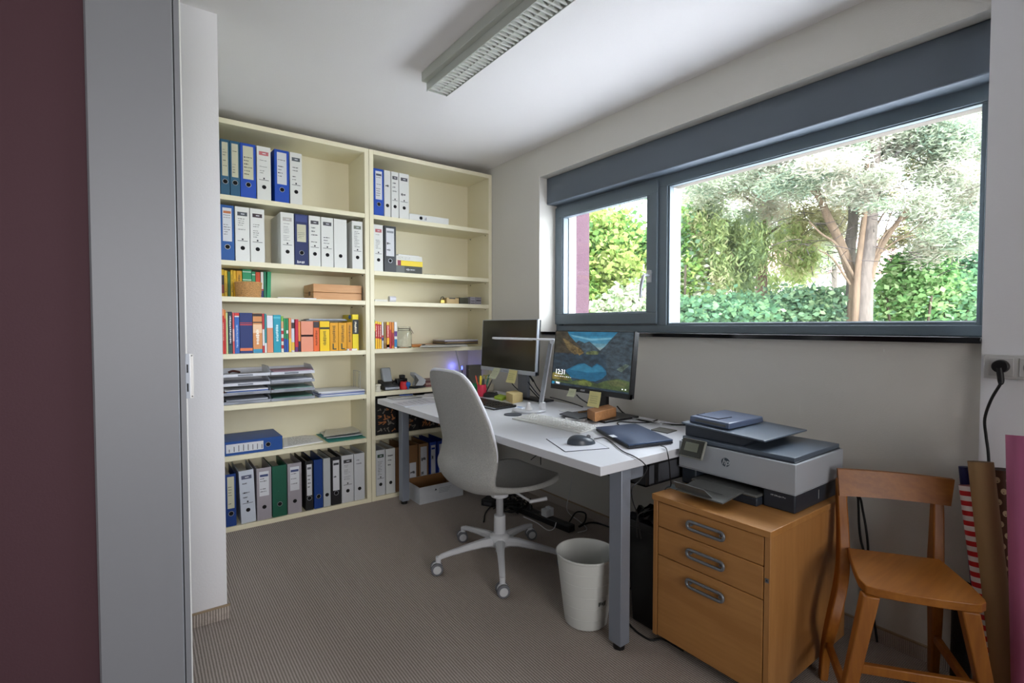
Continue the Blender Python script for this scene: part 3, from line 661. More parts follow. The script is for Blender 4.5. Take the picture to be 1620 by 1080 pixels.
MB().m(bm('#2c2a24')).tube([(c.x-.013,c.y,c.z+.028),(c.x-.012,c.y,c.z+.044),(c.x,c.y,c.z+.052),(c.x+.012,c.y,c.z+.044),(c.x+.013,c.y,c.z+.028)],.003,n=8,smooth=4).build('shackle',parent=t)
def sbox(p0,p1,py0,label,col,z,h,y0=3.37,dd=.1,deco=None,name='small_box',cat='box',g=None):
    x0,x1=SX(p0,py0,y0),SX(p1,py0,y0); t=thing(name,label,cat,((x0+x1)/2,y0+dd/2,z),g)
    MB().m(bm(col)).box(x0,y0,z+.0003,x1,y0+dd,z+h).build('box_body',parent=t,bevel=.002)
    m=MB(); 
    for c_,a,b,e,f in deco or (): m.m(bm(c_)).box(x0+(x1-x0)*a,y0-.0007,z+h*e,x0+(x1-x0)*b,y0,z+h*f)
    if m.v: m.build('box_print',parent=t)
    return t
sbox(706.5,726,475,'tan cardboard box with black top mark, third right shelf','#c8aa70',z,.045,3.375,.07,[('#1c1c18',.2,.7,.82,.99)])
sbox(727,743.5,475,'dark olive box between the tan box and the silver ones','#4a4a38',z,.052,3.40,.12)
sbox(744,752,475,'grey printed box, left of the silver pair','#96929a',z,.058,3.37,.14,[('#4a4450',.1,.9,.1,.2),('#4a4450',.1,.9,.4,.5),('#4a4450',.1,.9,.75,.8)])
sbox(752.6,761.4,475,'grey printed box, right of the silver pair','#8e8a92',z,.058,3.37,.14,[('#3a3440',.1,.9,.45,.6),('#4a4450',.1,.9,.15,.2),('#4a4450',.1,.9,.8,.85)])
# glass jar with wire clip
z=1.0503; jx=SX(640,548,3.42); jy=3.425
JG=bpy.data.materials.new('jar_glass'); JG.use_nodes=True; b=JG.node_tree.nodes['Principled BSDF']; b.inputs['Transmission Weight'].default_value=1; b.inputs['Roughness'].default_value=.03; b.inputs['IOR'].default_value=1.3; b.inputs['Base Color'].default_value=(.93,.96,.95,1)
t=thing('glass_jar','empty clip-top glass jar beside the narrow paperbacks','jar',(jx,jy,z))
MB().m(JG).lathe((jx,jy,z),[(0,.001),(.050,.001),(.054,.008),(.054,.10),(.050,.118),(.042,.128),(.042,.136),(.039,.136),(.039,.127),(.047,.115),(.051,.098),(.051,.010),(.047,.006),(0,.006)],36).build('jar_body',parent=t)
MB().m(JG).lathe((jx,jy,z),[(0,.142),(.044,.142),(.046,.147),(.044,.155),(0,.157)],36).build('jar_lid',parent=t)
WIR=mat('wire_steel','#54504a',.35,metal=.8)
m=MB().m(WIR); m.tube([(jx+.045*math.cos(a),jy+.045*math.sin(a),z+.139) for a in [2*PI*k/32 for k in range(32)]],.0026,n=6,closed=True)
m.tube([(jx+.046*math.cos(a),jy+.046*math.sin(a),z+.126) for a in [2*PI*k/32 for k in range(32)]],.0016,n=6,closed=True)
m.tube([(jx+.045,jy-.012,z+.14),(jx+.060,jy-.012,z+.115),(jx+.050,jy-.012,z+.098)],.0016,n=6); m.tube([(jx+.045,jy+.008,z+.14),(jx+.072,jy-.004,z+.104),(jx+.052,jy+.005,z+.095),(jx+.046,jy,z+.126)],.0016,n=6)
m.build('wire_clip',parent=t)
ORG=bm('#c8803c')
tag(MB().m(ORG).box(SX(630,545,3.5),3.50,z+.0004,SX(706,545,3.5),3.64,z+.018).build('paper_envelope',bevel=.002),'long orange padded envelope lying behind the glass jar','envelope')
sheetpx('paper_stack',[(664,549),(740,547.5),(735,544),(668,545.5)],z+.0145,.003,bm('#c8c8c4'),'thin grey sheets on the fourth right shelf','paper')
m=MB().m(BLACK); p=on(670,547,'y',3.36); m.box(p.x-.012,3.35,z+.018,p.x+.012,3.362,z+.026); tag(m.build('paper_clip',bevel=.003),'small black clip lying on the grey sheets','clip')
xa,xb=SX(706,545,3.36),SX(757,545,3.36); q=z+.0182
for j,c_ in enumerate(('#3a3c44','#8c7448','#7c6c54','#6a6470','#c8c4cc')):
    T=rotz((.03,-.04,.05,-.09,-.05)[j],((xa+xb)/2,3.47,0)); m=MB(T).m(bm(c_)).box(xa+.012*j*0,3.36,q,xb-.004,3.58,q+.0055+(.001 if j else 0))
    tag(m.build('paper_stack'),f'{["dark grey","tan","brown","mauve","pale lilac"][j]} folder in the flat pile behind the dark monitor','folder','folders piled flat on the fourth right shelf'); q+=.0068
# ============================================================ desk
DZ=.715; DX0,DX1=1.289,2.185; DY0,DY1=1.227,3.29; KQ=(CH-DZ)/(CH-.7306)
DESKT=mat('desk_white','#dcdde2',.38,spec=.45)
STL=mat('leg_silver','#8d94a0',.42,metal=.3)
dk=thing('desk','long white desk on square silver legs along the window wall','desk',((DX0+DX1)/2,(DY0+DY1)/2,0))
MB().m(DESKT).box(DX0,DY0,DZ-.034,DX1,DY1,DZ).build('tabletop',parent=dk,bevel=.0018)
for x in (1.405,2.08):
    for y in (1.232,3.15):
        l=MB().m(STL).box(x,y,.022,x+.032 if 0 else x+.05,y+.06,DZ-.034).build('leg',parent=dk,bevel=.003)
        MB().m(BLACK).cyl((x+.025,y+.03,0),(x+.025,y+.03,.022),.022,n=20).build('foot',parent=l)
m=MB().m(STL)
for y,xe in ((1.247,on(1022,740,'y',1.236).x-.002),(3.165,2.08)): m.box(1.455,y,DZ-.084,xe,y+.03,DZ-.0345)
for x in (1.43,2.09): m.box(x,1.29,DZ-.074,x+.025,3.15,DZ-.0345)
m.build('frame_rail',parent=dk,bevel=.002)
p=on(1022,740,'y',1.236)
m=MB().m(mat('tray_grey','#4a4c52',.5)).box(p.x+.02,1.240,DZ-.118,1.965,1.50,DZ-.036); m.m(BLACK).box(p.x+.0,1.236,DZ-.124,p.x+.02,1.51,DZ-.036).box(p.x,1.236,DZ-.124,1.965,1.51,DZ-.118).box(p.x,1.236,DZ-.045,1.965,1.241,DZ-.036).box(p.x+.055,1.2355,DZ-.118,p.x+.075,1.241,DZ-.036)
m.build('cable_box',parent=dk)

def frame(c,tilt,yaw=0):
    a=Vector((0,-1,0)); b=Vector((math.sin(tilt),0,math.cos(tilt))); n=Vector((-math.cos(tilt),0,math.sin(tilt)))
    R=Matrix.Rotation(yaw,3,'Z'); a,b,n=R@a,R@b,R@n
    return Matrix(((a.x,b.x,n.x,c[0]),(a.y,b.y,n.y,c[1]),(a.z,b.z,n.z,c[2]),(0,0,0,1)))
# ---- silver monitor
MS=mat('monitor_silver','#b2b8c4',.3,metal=.35)
t=thing('monitor','silver-framed monitor with dark blank screen, nearer the bookcase','monitor',(1.95,2.68,DZ),'monitors on the desk')
w2=.306; T=frame((1.93,2.686,.903),.055); H=.349
MB(T).m(MS).box(-w2,0,-.016,w2,.026,0).box(-w2,0,-.016,-w2+.005,H,0).box(w2-.009,0,-.016,w2,H,0).box(-w2,H-.005,-.016,w2,H,0).m(BLACK).box(-w2+.003,.004,-.03,w2-.003,H-.004,-.014).box(-.17,.07,-.052,.17,.28,-.03).build('housing',parent=t,bevel=.0015)
SCR=mat('dark_screen','#060708',.22,spec=.55)
MB(T).m(SCR).box(-w2+.005,.026,-.014,w2-.009,H-.005,-.0008).build('screen',parent=t)
m=MB(T).m(mat('btn','#7a808c',.4)).box(-.03,.008,0,.02,.0125,.0006).build('logo_strip',parent=t)
m=MB().m(mat('stand_grey','#7c828c',.45,metal=.2)).box(2.078,2.65,DZ+.012,2.105,2.755,1.10); m.box(1.975,2.665,1.03,2.105,2.735,1.10)
m.build('stand_neck',parent=t,bevel=.004)
MB().m(mat('stand_base','#2a2c32',.4)).box(2.062,2.48,DZ+.0005,2.17,2.78,DZ+.013).build('stand_base',parent=t,bevel=.004)
# ---- second monitor with a landscape
t=thing('monitor','black monitor showing a blue mountain lake and the time','monitor',(1.88,1.79,DZ),'monitors on the desk')
w2=.2735; T=frame((1.78,1.7905,.874),.112); H=.312
MB(T).m(BLACK).box(-w2,0,-.018,w2,.024,0).box(-w2,0,-.018,-w2+.006,H,0).box(w2-.008,0,-.018,w2,H,0).box(-w2,H-.005,-.018,w2,H,0).box(-w2+.003,.004,-.034,w2-.003,H-.004,-.016).box(-.15,.06,-.06,.15,.25,-.034).build('housing',parent=t,bevel=.0012)
def em(n,c,s=1.): 
    if 'screen_'+n in MC: return MC['screen_'+n]
    q=mat('screen_'+n,'#08080a',.3,spec=.5,emit=c,es=s)
    if n!='white':
        N=q.node_tree.nodes; L=q.node_tree.links; tc=N.new('ShaderNodeTexCoord'); mp=N.new('ShaderNodeMapping'); mp.inputs['Rotation'].default_value=(.6,0,0); mp.inputs['Scale'].default_value=(1,1,2.2); ns=N.new('ShaderNodeTexNoise'); ns.inputs['Scale'].default_value=26; ns.inputs['Detail'].default_value=9; ns.inputs['Roughness'].default_value=.65
        r=N.new('ShaderNodeValToRGB'); a=.75 if n.startswith(('sky','cloud','lake')) else .38; c_=s2l(c)
        r.color_ramp.elements[0].position=.38; r.color_ramp.elements[1].position=.66; r.color_ramp.elements[0].color=(*[x*a for x in c_],1); r.color_ramp.elements[1].color=(*[x*(1.15 if a>.5 else 1.5) for x in c_],1)
        L.new(tc.outputs['Object'],mp.inputs[0]); L.new(mp.outputs[0],ns.inputs[0]); L.new(ns.outputs[0],r.inputs[0]); L.new(r.outputs[0],N['Principled BSDF'].inputs['Emission Color'])
    return q
SX0,SX1,SY0,SY1=-w2+.006,w2-.008,.024,H-.005
m=MB(T); m.m(em('base','#22303a',.55)).box(SX0,SY0,-.016,SX1,SY1,-.0008)
def poly(pts,c,lv,n):   # normalised picture coordinates, y downwards
    q=[(SX0+(SX1-SX0)*x,SY1-(SY1-SY0)*y,-.0008+lv*.00008) for x,y in pts][::-1]
    m.m(em(n,c,.75)); m.add(q,[tuple(range(len(q)))])
for i,(c) in enumerate(['#1f6080','#2a6c8a','#386f88','#587f8c','#74898c']):
    poly([(0,i*.065),(1,i*.065),(1,(i+1)*.065+.01),(0,(i+1)*.065+.01)],c,1,f'sky{i}')
poly([(.2,.05),(.5,.12),(.8,.09),(.78,.12),(.5,.155),(.25,.09)],'#5c8ea2',2,'cloud')
poly([(.28,.22),(.34,.16),(.42,.2),(.48,.17),(.56,.25),(.62,.32),(.66,.37),(.3,.4)],'#34424a',3,'far_ridge')
poly([(0,0),(.17,0),(.2,.07),(.27,.16),(.34,.24),(.42,.36),(.4,.42),(0,.45)],'#38332a',4,'left_slope')
poly([(.10,.12),(.2,.18),(.28,.25),(.36,.33),(.41,.38),(.3,.42),(.2,.33)],'#574a30',5,'sunlit_slope')
poly([(.30,.27),(.36,.31),(.42,.38),(.36,.43),(.33,.36)],'#665430',6,'gold_slope')
poly([(.0,.02),(.06,.06),(.1,.2),(.06,.36),(0,.4)],'#2c2c26',6,'shade_slope')
poly([(.45,.36),(.55,.33),(.62,.34),(.6,.4),(.45,.41)],'#4c5434',4,'meadow')
poly([(.6,.35),(.68,.25),(.76,.10),(.82,0),(1,0),(1,.9),(.6,.9)],'#2e3a42',4,'right_slope')
poly([(0,.40),(.4,.40),(.55,.40),(.7,.38),(.75,.9),(0,.9)],'#20303c',4.5,'dark_water')
poly([(.18,.72),(.27,.65),(.36,.58),(.44,.56),(.5,.6),(.54,.62),(.6,.55),(.66,.58),(.72,.66),(.73,.72),(.68,.80),(.6,.86),(.45,.86),(.28,.84)],'#14506e',7,'lake')
poly([(.30,.64),(.38,.59),(.45,.57),(.5,.61),(.55,.63),(.61,.57),(.67,.61),(.71,.68),(.5,.72),(.25,.70)],'#24627e',8,'lake_light')
poly([(.0,.78),(.1,.74),(.24,.80),(.3,.9),(.45,.84),(.62,.9),(.7,.84),(.86,.77),(1,.80),(1,1),(0,1)],'#3c4a28',9,'shore')
poly([(.0,.79),(.08,.78),(.2,.84),(.26,.92),(.1,.93),(0,.9)],'#6e6430',10,'shore_gold')
poly([(.36,.9),(.45,.86),(.56,.90),(.55,.95),(.4,.96)],'#56602e',10,'shore_green')
poly([(.74,.84),(.84,.79),(.98,.83),(.95,.90),(.8,.90)],'#484e2e',10,'shore_olive')
poly([(.84,.62),(.94,.52),(.98,.54),(.9,.66)],'#4c5a50',6,'slope_streak')
poly([(0,.95),(1,.97),(1,1),(0,1)],'#1c2a36',11,'bar'); poly([(0,.94),(.04,.945),(.04,.995),(0,.99)],'#2078a0',12,'tile'); poly([(.06,.945),(.12,.95),(.12,.985),(.06,.98)],'#c8d0d8',12,'tile_light')
poly([(.02,.90),(.30,.905),(.30,.925),(.02,.92)],'#2c3a30',11,'date_band')
wht=em('white','#eef2f6',1.)
cx=SX0+(SX1-SX0)*.115; text(m,'12:31',.037,T and Matrix.Translation((cx,SY1-(SY1-SY0)*.76,.0004)),wht)
for k in range(9):
    a=.035+.028*k; m.m(wht).box(SX0+(SX1-SX0)*a,SY1-(SY1-SY0)*(.845),-.0004,SX0+(SX1-SX0)*(a+.016),SY1-(SY1-SY0)*(.832+.004*(k%3)),.0002)
for a in (.92,.955): m.m(wht).box(SX0+(SX1-SX0)*a,SY1-(SY1-SY0)*.945,-.0004,SX0+(SX1-SX0)*(a+.012),SY1-(SY1-SY0)*.925,.0002)
m.build('screen',parent=t,smooth=False)
m=MB(T); text(m,'ASUS',.013,Matrix.Translation((-.03,.012,.0006)),mat('logo_grey','#c0c4cc',.4)); m.build('logo',parent=t)
m=MB().m(BLACK).box(2.092,1.95,DZ+.01,2.116,2.046,1.06); m.box(1.86,1.80,.98,2.116,2.0,1.06).build('stand_neck',parent=t,bevel=.003)
MB().m(mat('base_black','#1a1a1e',.35)).box(1.885,1.765,DZ+.0005,2.15,2.07,DZ+.012).build('stand_base',parent=t,bevel=.004)

# ---- sticky notes on the monitors
NY=mat('note_yellow','#d8cf90',.8); NP=mat('note_pale','#c9cdb0',.8)
def note(px,xp,mt,label,curl=.012,yaw=0,w=1):
    P=[on(a,b,'x',xp) for a,b in px]  # tl tr br bl
    def f(u,v):
        p=P[0].lerp(P[1],u).lerp(P[3].lerp(P[2],u),v); p=Vector(p); p.x-=.0016+curl*v*v; return p
    m=MB().m(mt).grid(f,5,7).m(mt).grid(lambda u,v:f(u,v)+Vector((.0006,0,0)),5,7)
    m.m(mat('pencil_grey','#8a8a68',.8))
    for k in range(4):
        v=.3+.14*k; u=.15
        while u<random.uniform(.6,.85):
            q=.09; a,b,c,d=f(u,v),f(u+q,v),f(u+q,v+.03),f(u,v+.03)
            for p in (a,b,c,d): p.x-=.0007
            m.quad(a,b,c,d); u+=q+.04
    return tag(m.build('sticky_note'),label,'sticky note','sticky notes on the monitors')
note([(782,581.5),(792.5,582.5),(786,599.5),(775,597)],1.9275,NP,'pale sticky note hanging from the silver monitor, left of its yellow one')
note([(806,584),(819,586),(816.5,606.5),(802.5,604)],1.9275,NY,'yellow sticky note hanging from the silver monitor')
note([(901,614.3),(912,615.4),(911,627.5),(899,625.8)],1.777,NP,'small pale sticky note under the lake picture')
note([(933.5,618),(951.5,620.5),(949,645),(930.5,641.5)],1.777,NY,'large yellow sticky note in front of the black monitor stand',curl=.008)

# ---- keyboards
def keyboard(name,label,c4,th,body,keys,rows,cols,edge,front=None,numpad=True):
    # c4: near-left, near-right, far-right, far-left corners on the desk (world xy), near = toward the user
    P=[Vector((a*KQ,b*KQ,0)) for a,b in c4]; t=thing(name,label,'keyboard',tuple((P[0]+P[2])/2+Vector((0,0,DZ))))
    q=lambda u,v,h:P[0].lerp(P[1],u).lerp(P[3].lerp(P[2],u),v)+Vector((0,0,DZ+h))
    m=MB().m(body); m.hexa([q(0,0,.0006),q(1,0,.0006),q(1,1,.0006),q(0,1,.0006)],[q(0,0,th),q(1,0,th),q(1,1,th*1.9),q(0,1,th*1.9)])
    if front: m.m(front).hexa([q(.002,.004,th),q(.998,.004,th),q(.998,.10,th*1.1),q(.002,.10,th*1.1)],[q(.002,.004,th+.001),q(.998,.004,th+.001),q(.998,.10,th*1.1+.001),q(.002,.10,th*1.1+.001)])
    m.build('case',parent=t,bevel=.002)
    m=MB().m(keys); v0,v1=.16,.93
    for r in range(rows):
        va=v0+(v1-v0)*r/rows; vb=va+(v1-v0)/rows*.80; u=.02; secs=[(.02,.66),(.685,.80),(.82,.98)] if numpad else [(.02,.98)]
        for a,b in secs:
            n=max(1,round(cols*(b-a))); 
            if r==0 and a==.02: us=[(a,a+.06),(a+.07,a+.12),(a+.13,a+.18),(a+.19,a+.46),(a+.47,a+.52),(a+.53,a+.58),(a+.59,b)]
            else: us=[(a+(b-a)*k/n,a+(b-a)*(k+.84)/n) for k in range(n)]
            for ua,ub in us:
                hh=lambda v:th*(1+.9*v)+.0002; k_=.0035
                m.hexa([q(ua,va,hh(va)),q(ub,va,hh(va)),q(ub,vb,hh(vb)),q(ua,vb,hh(vb))],[q(ua+.001,va+.01,hh(va)+k_),q(ub-.001,va+.01,hh(va)+k_),q(ub-.001,vb-.01,hh(vb)+k_),q(ua+.001,vb-.01,hh(vb)+k_)])
    m.build('keys',parent=t,kind='stuff'); return t
kw=keyboard('keyboard','white keyboard in front of the black monitor',[(1.525,2.07),(1.56,1.607),(1.712,1.620),(1.680,2.085)],.008,mat('kb_white','#cfd0cc',.45),mat('kb_keys','#dcdcda',.45),6,26,0)
keyboard('keyboard','black keyboard with silver front rim, partly behind the chair back',[(1.60,2.79),(1.605,2.352),(1.775,2.365),(1.77,2.80)],.008,mat('kb_black','#232326',.4),mat('kb_bkeys','#1b1b1e',.35),6,26,0,front=MS)
m=MB().m(mat('cable_white','#d4d4d6',.5)); 
# ---- mice, mouse mat
def mouse(c,ang,label,col,L=.122,W=.064,Hh=.034):
    t=thing('computer_mouse',label,'mouse',(c[0],c[1],DZ),'computer mice on the desk'); R=Matrix.Rotation(ang,3,'Z'); c=Vector((c[0],c[1],DZ+.0015+ (c[2] if len(c)>2 else 0)))
    def f(u,v):
        a=2*PI*u; ph=v*PI/2; r=math.cos(ph)**.6 if v<1 else 0
        x=L/2*r*math.cos(a); y=W/2*r*math.sin(a)*(1-.12*math.cos(a*2)); z=Hh*math.sin(ph)**.9*(1-.25*(x/(L/2))-.15*(x/(L/2))**2)
        return c+R@Vector((x,y,max(z,0)))
    MB().m(col).grid(f,32,12,cu=True).build('mouse_body',parent=t,sharp=80)
    m=MB().m(mat('wheel_grey','#55585e',.4)); p=c+R@Vector((L*.26,0,Hh*.83)); n_=R@Vector((0,1,0)); m.cyl(p-n_*.004,p+n_*.004,.008,n=14); m.build('scroll_wheel',parent=t)
    return t
PADZ=DZ+.0024
pd=[on(864,694.5,'z',DZ),on(894,715,'z',DZ),on(964,709.5,'z',DZ)]; p4=pd[0]+pd[2]-pd[1]
t=thing('mouse_mat','thin white mouse mat with a dark edge under the grey mouse','mouse mat',tuple((pd[0]+pd[2])/2))
P=[Vector((p.x,p.y,DZ)) for p in (pd[1],pd[2],p4,pd[0])]
if (P[1]-P[0]).cross(P[2]-P[0]).z<0: P=P[::-1]
up=lambda h:[p+Vector((0,0,h)) for p in P]
MB().m(mat('mat_edge','#3a3c4a',.6)).hexa(up(.0004),up(.0022)).build('edge',parent=t)
cc=sum(P,Vector())/4; ins=[cc+(p-cc)*.975 for p in P]; MB().m(mat('mat_white','#dfe1e8',.5)).hexa([p+Vector((0,0,.0022)) for p in ins],[p+Vector((0,0,.0026)) for p in ins]).build('surface',parent=t)
mp_=on(918.5,703,'z',DZ+.004); mouse((mp_.x+.015,mp_.y+.012,.0022),math.radians(-27),'dark grey corded mouse on the white mouse mat',mat('mouse_grey','#3c434c',.35))
mp_=on(778,627,'z',DZ+.004); mouse((mp_.x,mp_.y,0),math.radians(-40),'black mouse beside the green notepad',mat('mouse_black','#131316',.35))
# ---- laptop
lp=[(942.6,682),(994.4,711),(1064.8,702.5),(1009,679)]; L4=[Vector((*tuple(on(a,b,'z',DZ))[:2],DZ)) for a,b in lp]
L4=[L4[0],L4[1],L4[2],L4[0]+L4[2]-L4[1]]
if (L4[1]-L4[0]).cross(L4[2]-L4[0]).z<0: L4=L4[::-1]
t=thing('laptop','closed dark blue laptop with a white sticker near the desk edge','laptop',tuple(sum(L4,Vector())/4))
LM=mat('laptop_blue','#3a4a66',.36,metal=.35); LB=mat('laptop_base','#23262e',.45)
upz=lambda a,b:([p+Vector((0,0,a)) for p in L4],[p+Vector((0,0,b)) for p in L4])
MB().m(LB).hexa(*upz(.003,.013)).build('base',parent=t,bevel=.002)
MB().m(LM).hexa(*upz(.0136,.0205)).build('lid',parent=t,bevel=.002)
sp=on(970,689.5,'z',DZ+.021); R_=rotz(math.atan2((L4[1]-L4[0]).y,(L4[1]-L4[0]).x),sp)
MB(R_).m(bm('#dfe4ea')).box(sp.x-.022,sp.y-.012,DZ+.0206,sp.x+.022,sp.y+.012,DZ+.0210).build('sticker',parent=t,bevel=.0)
m=MB(); ctr=sum(L4,Vector())/4; text(m,'hp',.022,Matrix.Translation((ctr.x,ctr.y,DZ+.0207))@Matrix.Rotation(-PI*.6,4,'Z'),mat('lid_logo','#5a6c88',.3),shear=.25); m.build('lid_logo',parent=t)
m=MB().m(BLACK)
for p in ([L4[0]*.93+L4[2]*.07],[L4[1]*.93+L4[3]*.07],[L4[2]*.93+L4[0]*.07],[L4[3]*.93+L4[1]*.07]): m.cyl(p[0]+Vector((0,0,.0002)),p[0]+Vector((0,0,.004)),.006,n=10)
m.build('rubber_feet',parent=t)
# ---- grey tile and coaster
gp=[tuple(on(*p,'z',DZ))[:2] for p in [(1030,680.5),(1056,686),(1071,681.5),(1044,676.5)]]
sheet('coaster',gp,DZ+.0003,.004,mat('tile_grey','#6d6c66',.5),'square grey felt coaster between laptop and printer','coaster')
cc=on(811.3,656,'z',DZ); m=MB().m(mat('coaster_black','#3f434c',.6)).lathe((cc.x,cc.y,DZ+.0003),[(0,0),(.049,0),(.05,.0015),(.049,.004),(0,.004)],40); tag(m.build('coaster'),'round dark grey coaster in front of the desk lamp','coaster')
# ---- desk lamp
LW=mat('lamp_white','#d9dbdf',.3,metal=.15)
lc=on(837.5,648.5,'z',DZ+.006); t=thing('desk_lamp','slim white desk lamp with a long horizontal arm','lamp',(lc.x,lc.y,DZ))
MB().m(LW).lathe((lc.x,lc.y,DZ+.0005),[(0,0),(.090,0),(.096,.003),(.096,.010),(.088,.016),(0,.018)],48).build('lamp_base',parent=t,sharp=50)
s0=on(857,640,'x',lc.x+.075); s1=on(873.5,541,'x',lc.x+.10)
s0=Vector((lc.x+.045,lc.y-.055,DZ+.016)); q=on(859,637,'z',DZ+.016); s0=Vector((q.x-.03,q.y-.04,DZ+.016))
s0=on(858,639,'x',lc.x+.045); s1=on(873.5,541,'x',lc.x+.03)
dirv=(s1-s0).normalized(); side=Vector((-.75,.66,0)); nrm=dirv.cross(side).normalized()
a=.013; b_=.004
def bar(m,p0,p1,s,n,a,b): 
    m.add([p0-s*a-n*b,p0+s*a-n*b,p0+s*a+n*b,p0-s*a+n*b,p1-s*a-n*b,p1+s*a-n*b,p1+s*a+n*b,p1-s*a+n*b],[(3,2,1,0),(4,5,6,7),(0,1,5,4),(1,2,6,5),(2,3,7,6),(3,0,4,7)])
m=MB().m(mat('lamp_grey','#8e9094',.35,metal=.3)); bar(m,s0+side*.012,s1+side*.010,side,nrm,.010,.004); m.m(LW); bar(m,s0-side*.002,s1-side*.002,side,nrm,.0035,.0055); m.build('stem',parent=t,bevel=.001)
MB().m(LW).box(s0.x-.016,s0.y-.014,DZ+.014,s0.x+.016,s0.y+.014,s0.z+.012).build('hinge_foot',parent=t,bevel=.004)
MB().m(LW).cyl(s1-nrm*.012+Vector((0,0,.004)),s1+nrm*.012+Vector((0,0,.004)),.013,n=20).build('hinge',parent=t,bevel=.001)
MB().m(mat('dark_gap','')).cyl(s1-nrm*.0125+Vector((0,0,.004)),s1-nrm*.0135+Vector((0,0,.004)),.005,n=12).build('hinge_screw',parent=t)
e1=on(779.6,535.4,'x',s1.x-.23); dv=(e1-s1).normalized(); sd=dv.cross(Vector((0,0,1))).normalized(); m=MB().m(LW); st_=s1+Vector((0,0,.014))-dv*.012; e1.z+=.004
bar(m,st_,e1,sd,Vector((0,0,1)),.017,.005); m.build('lamp_arm',parent=t,bevel=.002)
MB().m(mat('led_diffuser','#eceae2',.6)).add([p for z_ in (-.0055,-.0068) for p in (st_.lerp(e1,.35)-sd*.013+Vector((0,0,z_)),st_.lerp(e1,.35)+sd*.013+Vector((0,0,z_)),e1-dv*.01+sd*.013+Vector((0,0,z_)),e1-dv*.01-sd*.013+Vector((0,0,z_)))],[(0,1,2,3),(7,6,5,4),(0,4,5,1),(1,5,6,2),(2,6,7,3),(3,7,4,0)]).build('led_strip',parent=t)
# things lying on the lamp base
bz=DZ+.0186; p=on(836.5,648,'z',bz); m=MB().m(mat('pebble_white','#dcdcdc',.35)); m.lathe((p.x,p.y,bz),[(0,0),(.020,0),(.019,.010),(.011,.022),(.011,.034),(.007,.042),(0,.044)],20); tag(m.build('figurine',sharp=80),'small white round-topped figure standing on the lamp base','figurine')
p=on(822,646,'z',bz); tag(MB(rotz(.4,p)).m(bm('#e4e8f2')).box(p.x-.02,p.y-.026,bz,p.x+.02,p.y+.026,bz+.006).m(bm('#3c7cc4')).box(p.x+.004,p.y-.008,bz+.006,p.x+.02,p.y+.022,bz+.007).build('medicine_box',bevel=.001),'small white and blue packet on the lamp base','packet')
# ---- note blocks
def block(px,h,mt,label,name,cat='note block'):
    P=[Vector((*tuple(on(a,b,'z',DZ))[:2],DZ)) for a,b in px]
    if len(P)==3: P.append(P[0]+P[2]-P[1])
    if (P[1]-P[0]).cross(P[2]-P[0]).z<0: P=P[::-1]
    return tag(MB().m(mt).hexa([p+Vector((0,0,.0005)) for p in P],[p+Vector((0,0,h)) for p in P]).build(name,bevel=.001),label,cat)
PBY=mat('paper_block','#dcc48a',.85,bump=.5,bscale=40,stretch=(1,1,26))
block([(800.5,633.5),(811,638.5),(827,635)],.058,PBY,'cream paper cube beside the silver monitor stand','note_block')
block([(782,631),(794,634),(803,630.5)],.020,mat('lime_notes','#a4c03c',.8),'lime green sticky note pad beside the paper cube','sticky_pad','sticky notes')
# ---- wooden block on the black monitor base
WB=wood('block_wood','#c08858','#9c6a3e','y',14,.5)
zb=DZ+.0125; P=[Vector((*tuple(on(a,b,'z',zb))[:2],zb)) for a,b in [(929,661),(941,667.5),(975,658.5)]]; P.append(P[0]+P[2]-P[1])
if (P[1]-P[0]).cross(P[2]-P[0]).z<0: P=P[::-1]
dz_=Vector((0,0,.048))
t=tag(MB().m(WB).hexa(P,[p+dz_ for p in P]).build('wooden_pen_box',bevel=.003),'long wooden block in front of the black monitor stand','wooden block')
# ---- papers on the desk
z=DZ+.0006
sheetpx('paper_stack',[(894,663),(925,666),(944,656),(903,651)],z,.007,PAPER,'small pile of papers left of the wooden block','paper',curl=.004)
sheetpx('notebook',[(885,655.5),(914,664),(937,658.5),(898,651.5)],z+.0110,.005,mat('notebook_dark','#2a2c34',.5),'slim dark notebook on the papers beside the wooden block','notebook')
sheetpx('paper_sheet',[(884,650),(918,655),(932,650),(898,646)],z,.002,PAPER,'white sheet behind the white keyboard','paper',marks=4)
p=on(915,652,'z',z+.017); q=on(938,649,'z',z+.017); tag(MB().m(bm('#a87840')).tube([Vector(p),Vector(q)],.0035,n=8).build('pencil'),'brown pencil lying on the dark notebook','pencil')
sheetpx('paper_stack',[(621,638.5),(640,644),(692,638),(672,631)],z,.004,bm('#c9cad2'),'grey-white printed stack at the bookcase end of the desk','paper',marks=6)
sheetpx('magazine',[(609,628.5),(622,632.5),(668,628.5),(640,622.5)],z,.006,bm('#b9b8b4'),'open booklet near the front corner of the desk','booklet',curl=.006,marks=4)
sheetpx('paper_stack',[(668,629),(692,630),(690,622),(672,624)],z,.005,PAPER,'loose white sheets by the chair back','paper',curl=.004,marks=3)
p=on(632,625,'z',DZ+.016); q=on(653,624.2,'z',DZ+.016); tag(MB().m(mat('pen_blue','#2a4a90',.3)).tube([Vector(p),Vector(q)],.0045,n=10).build('ballpoint_pen'),'blue pen lying on the open booklet','pen')
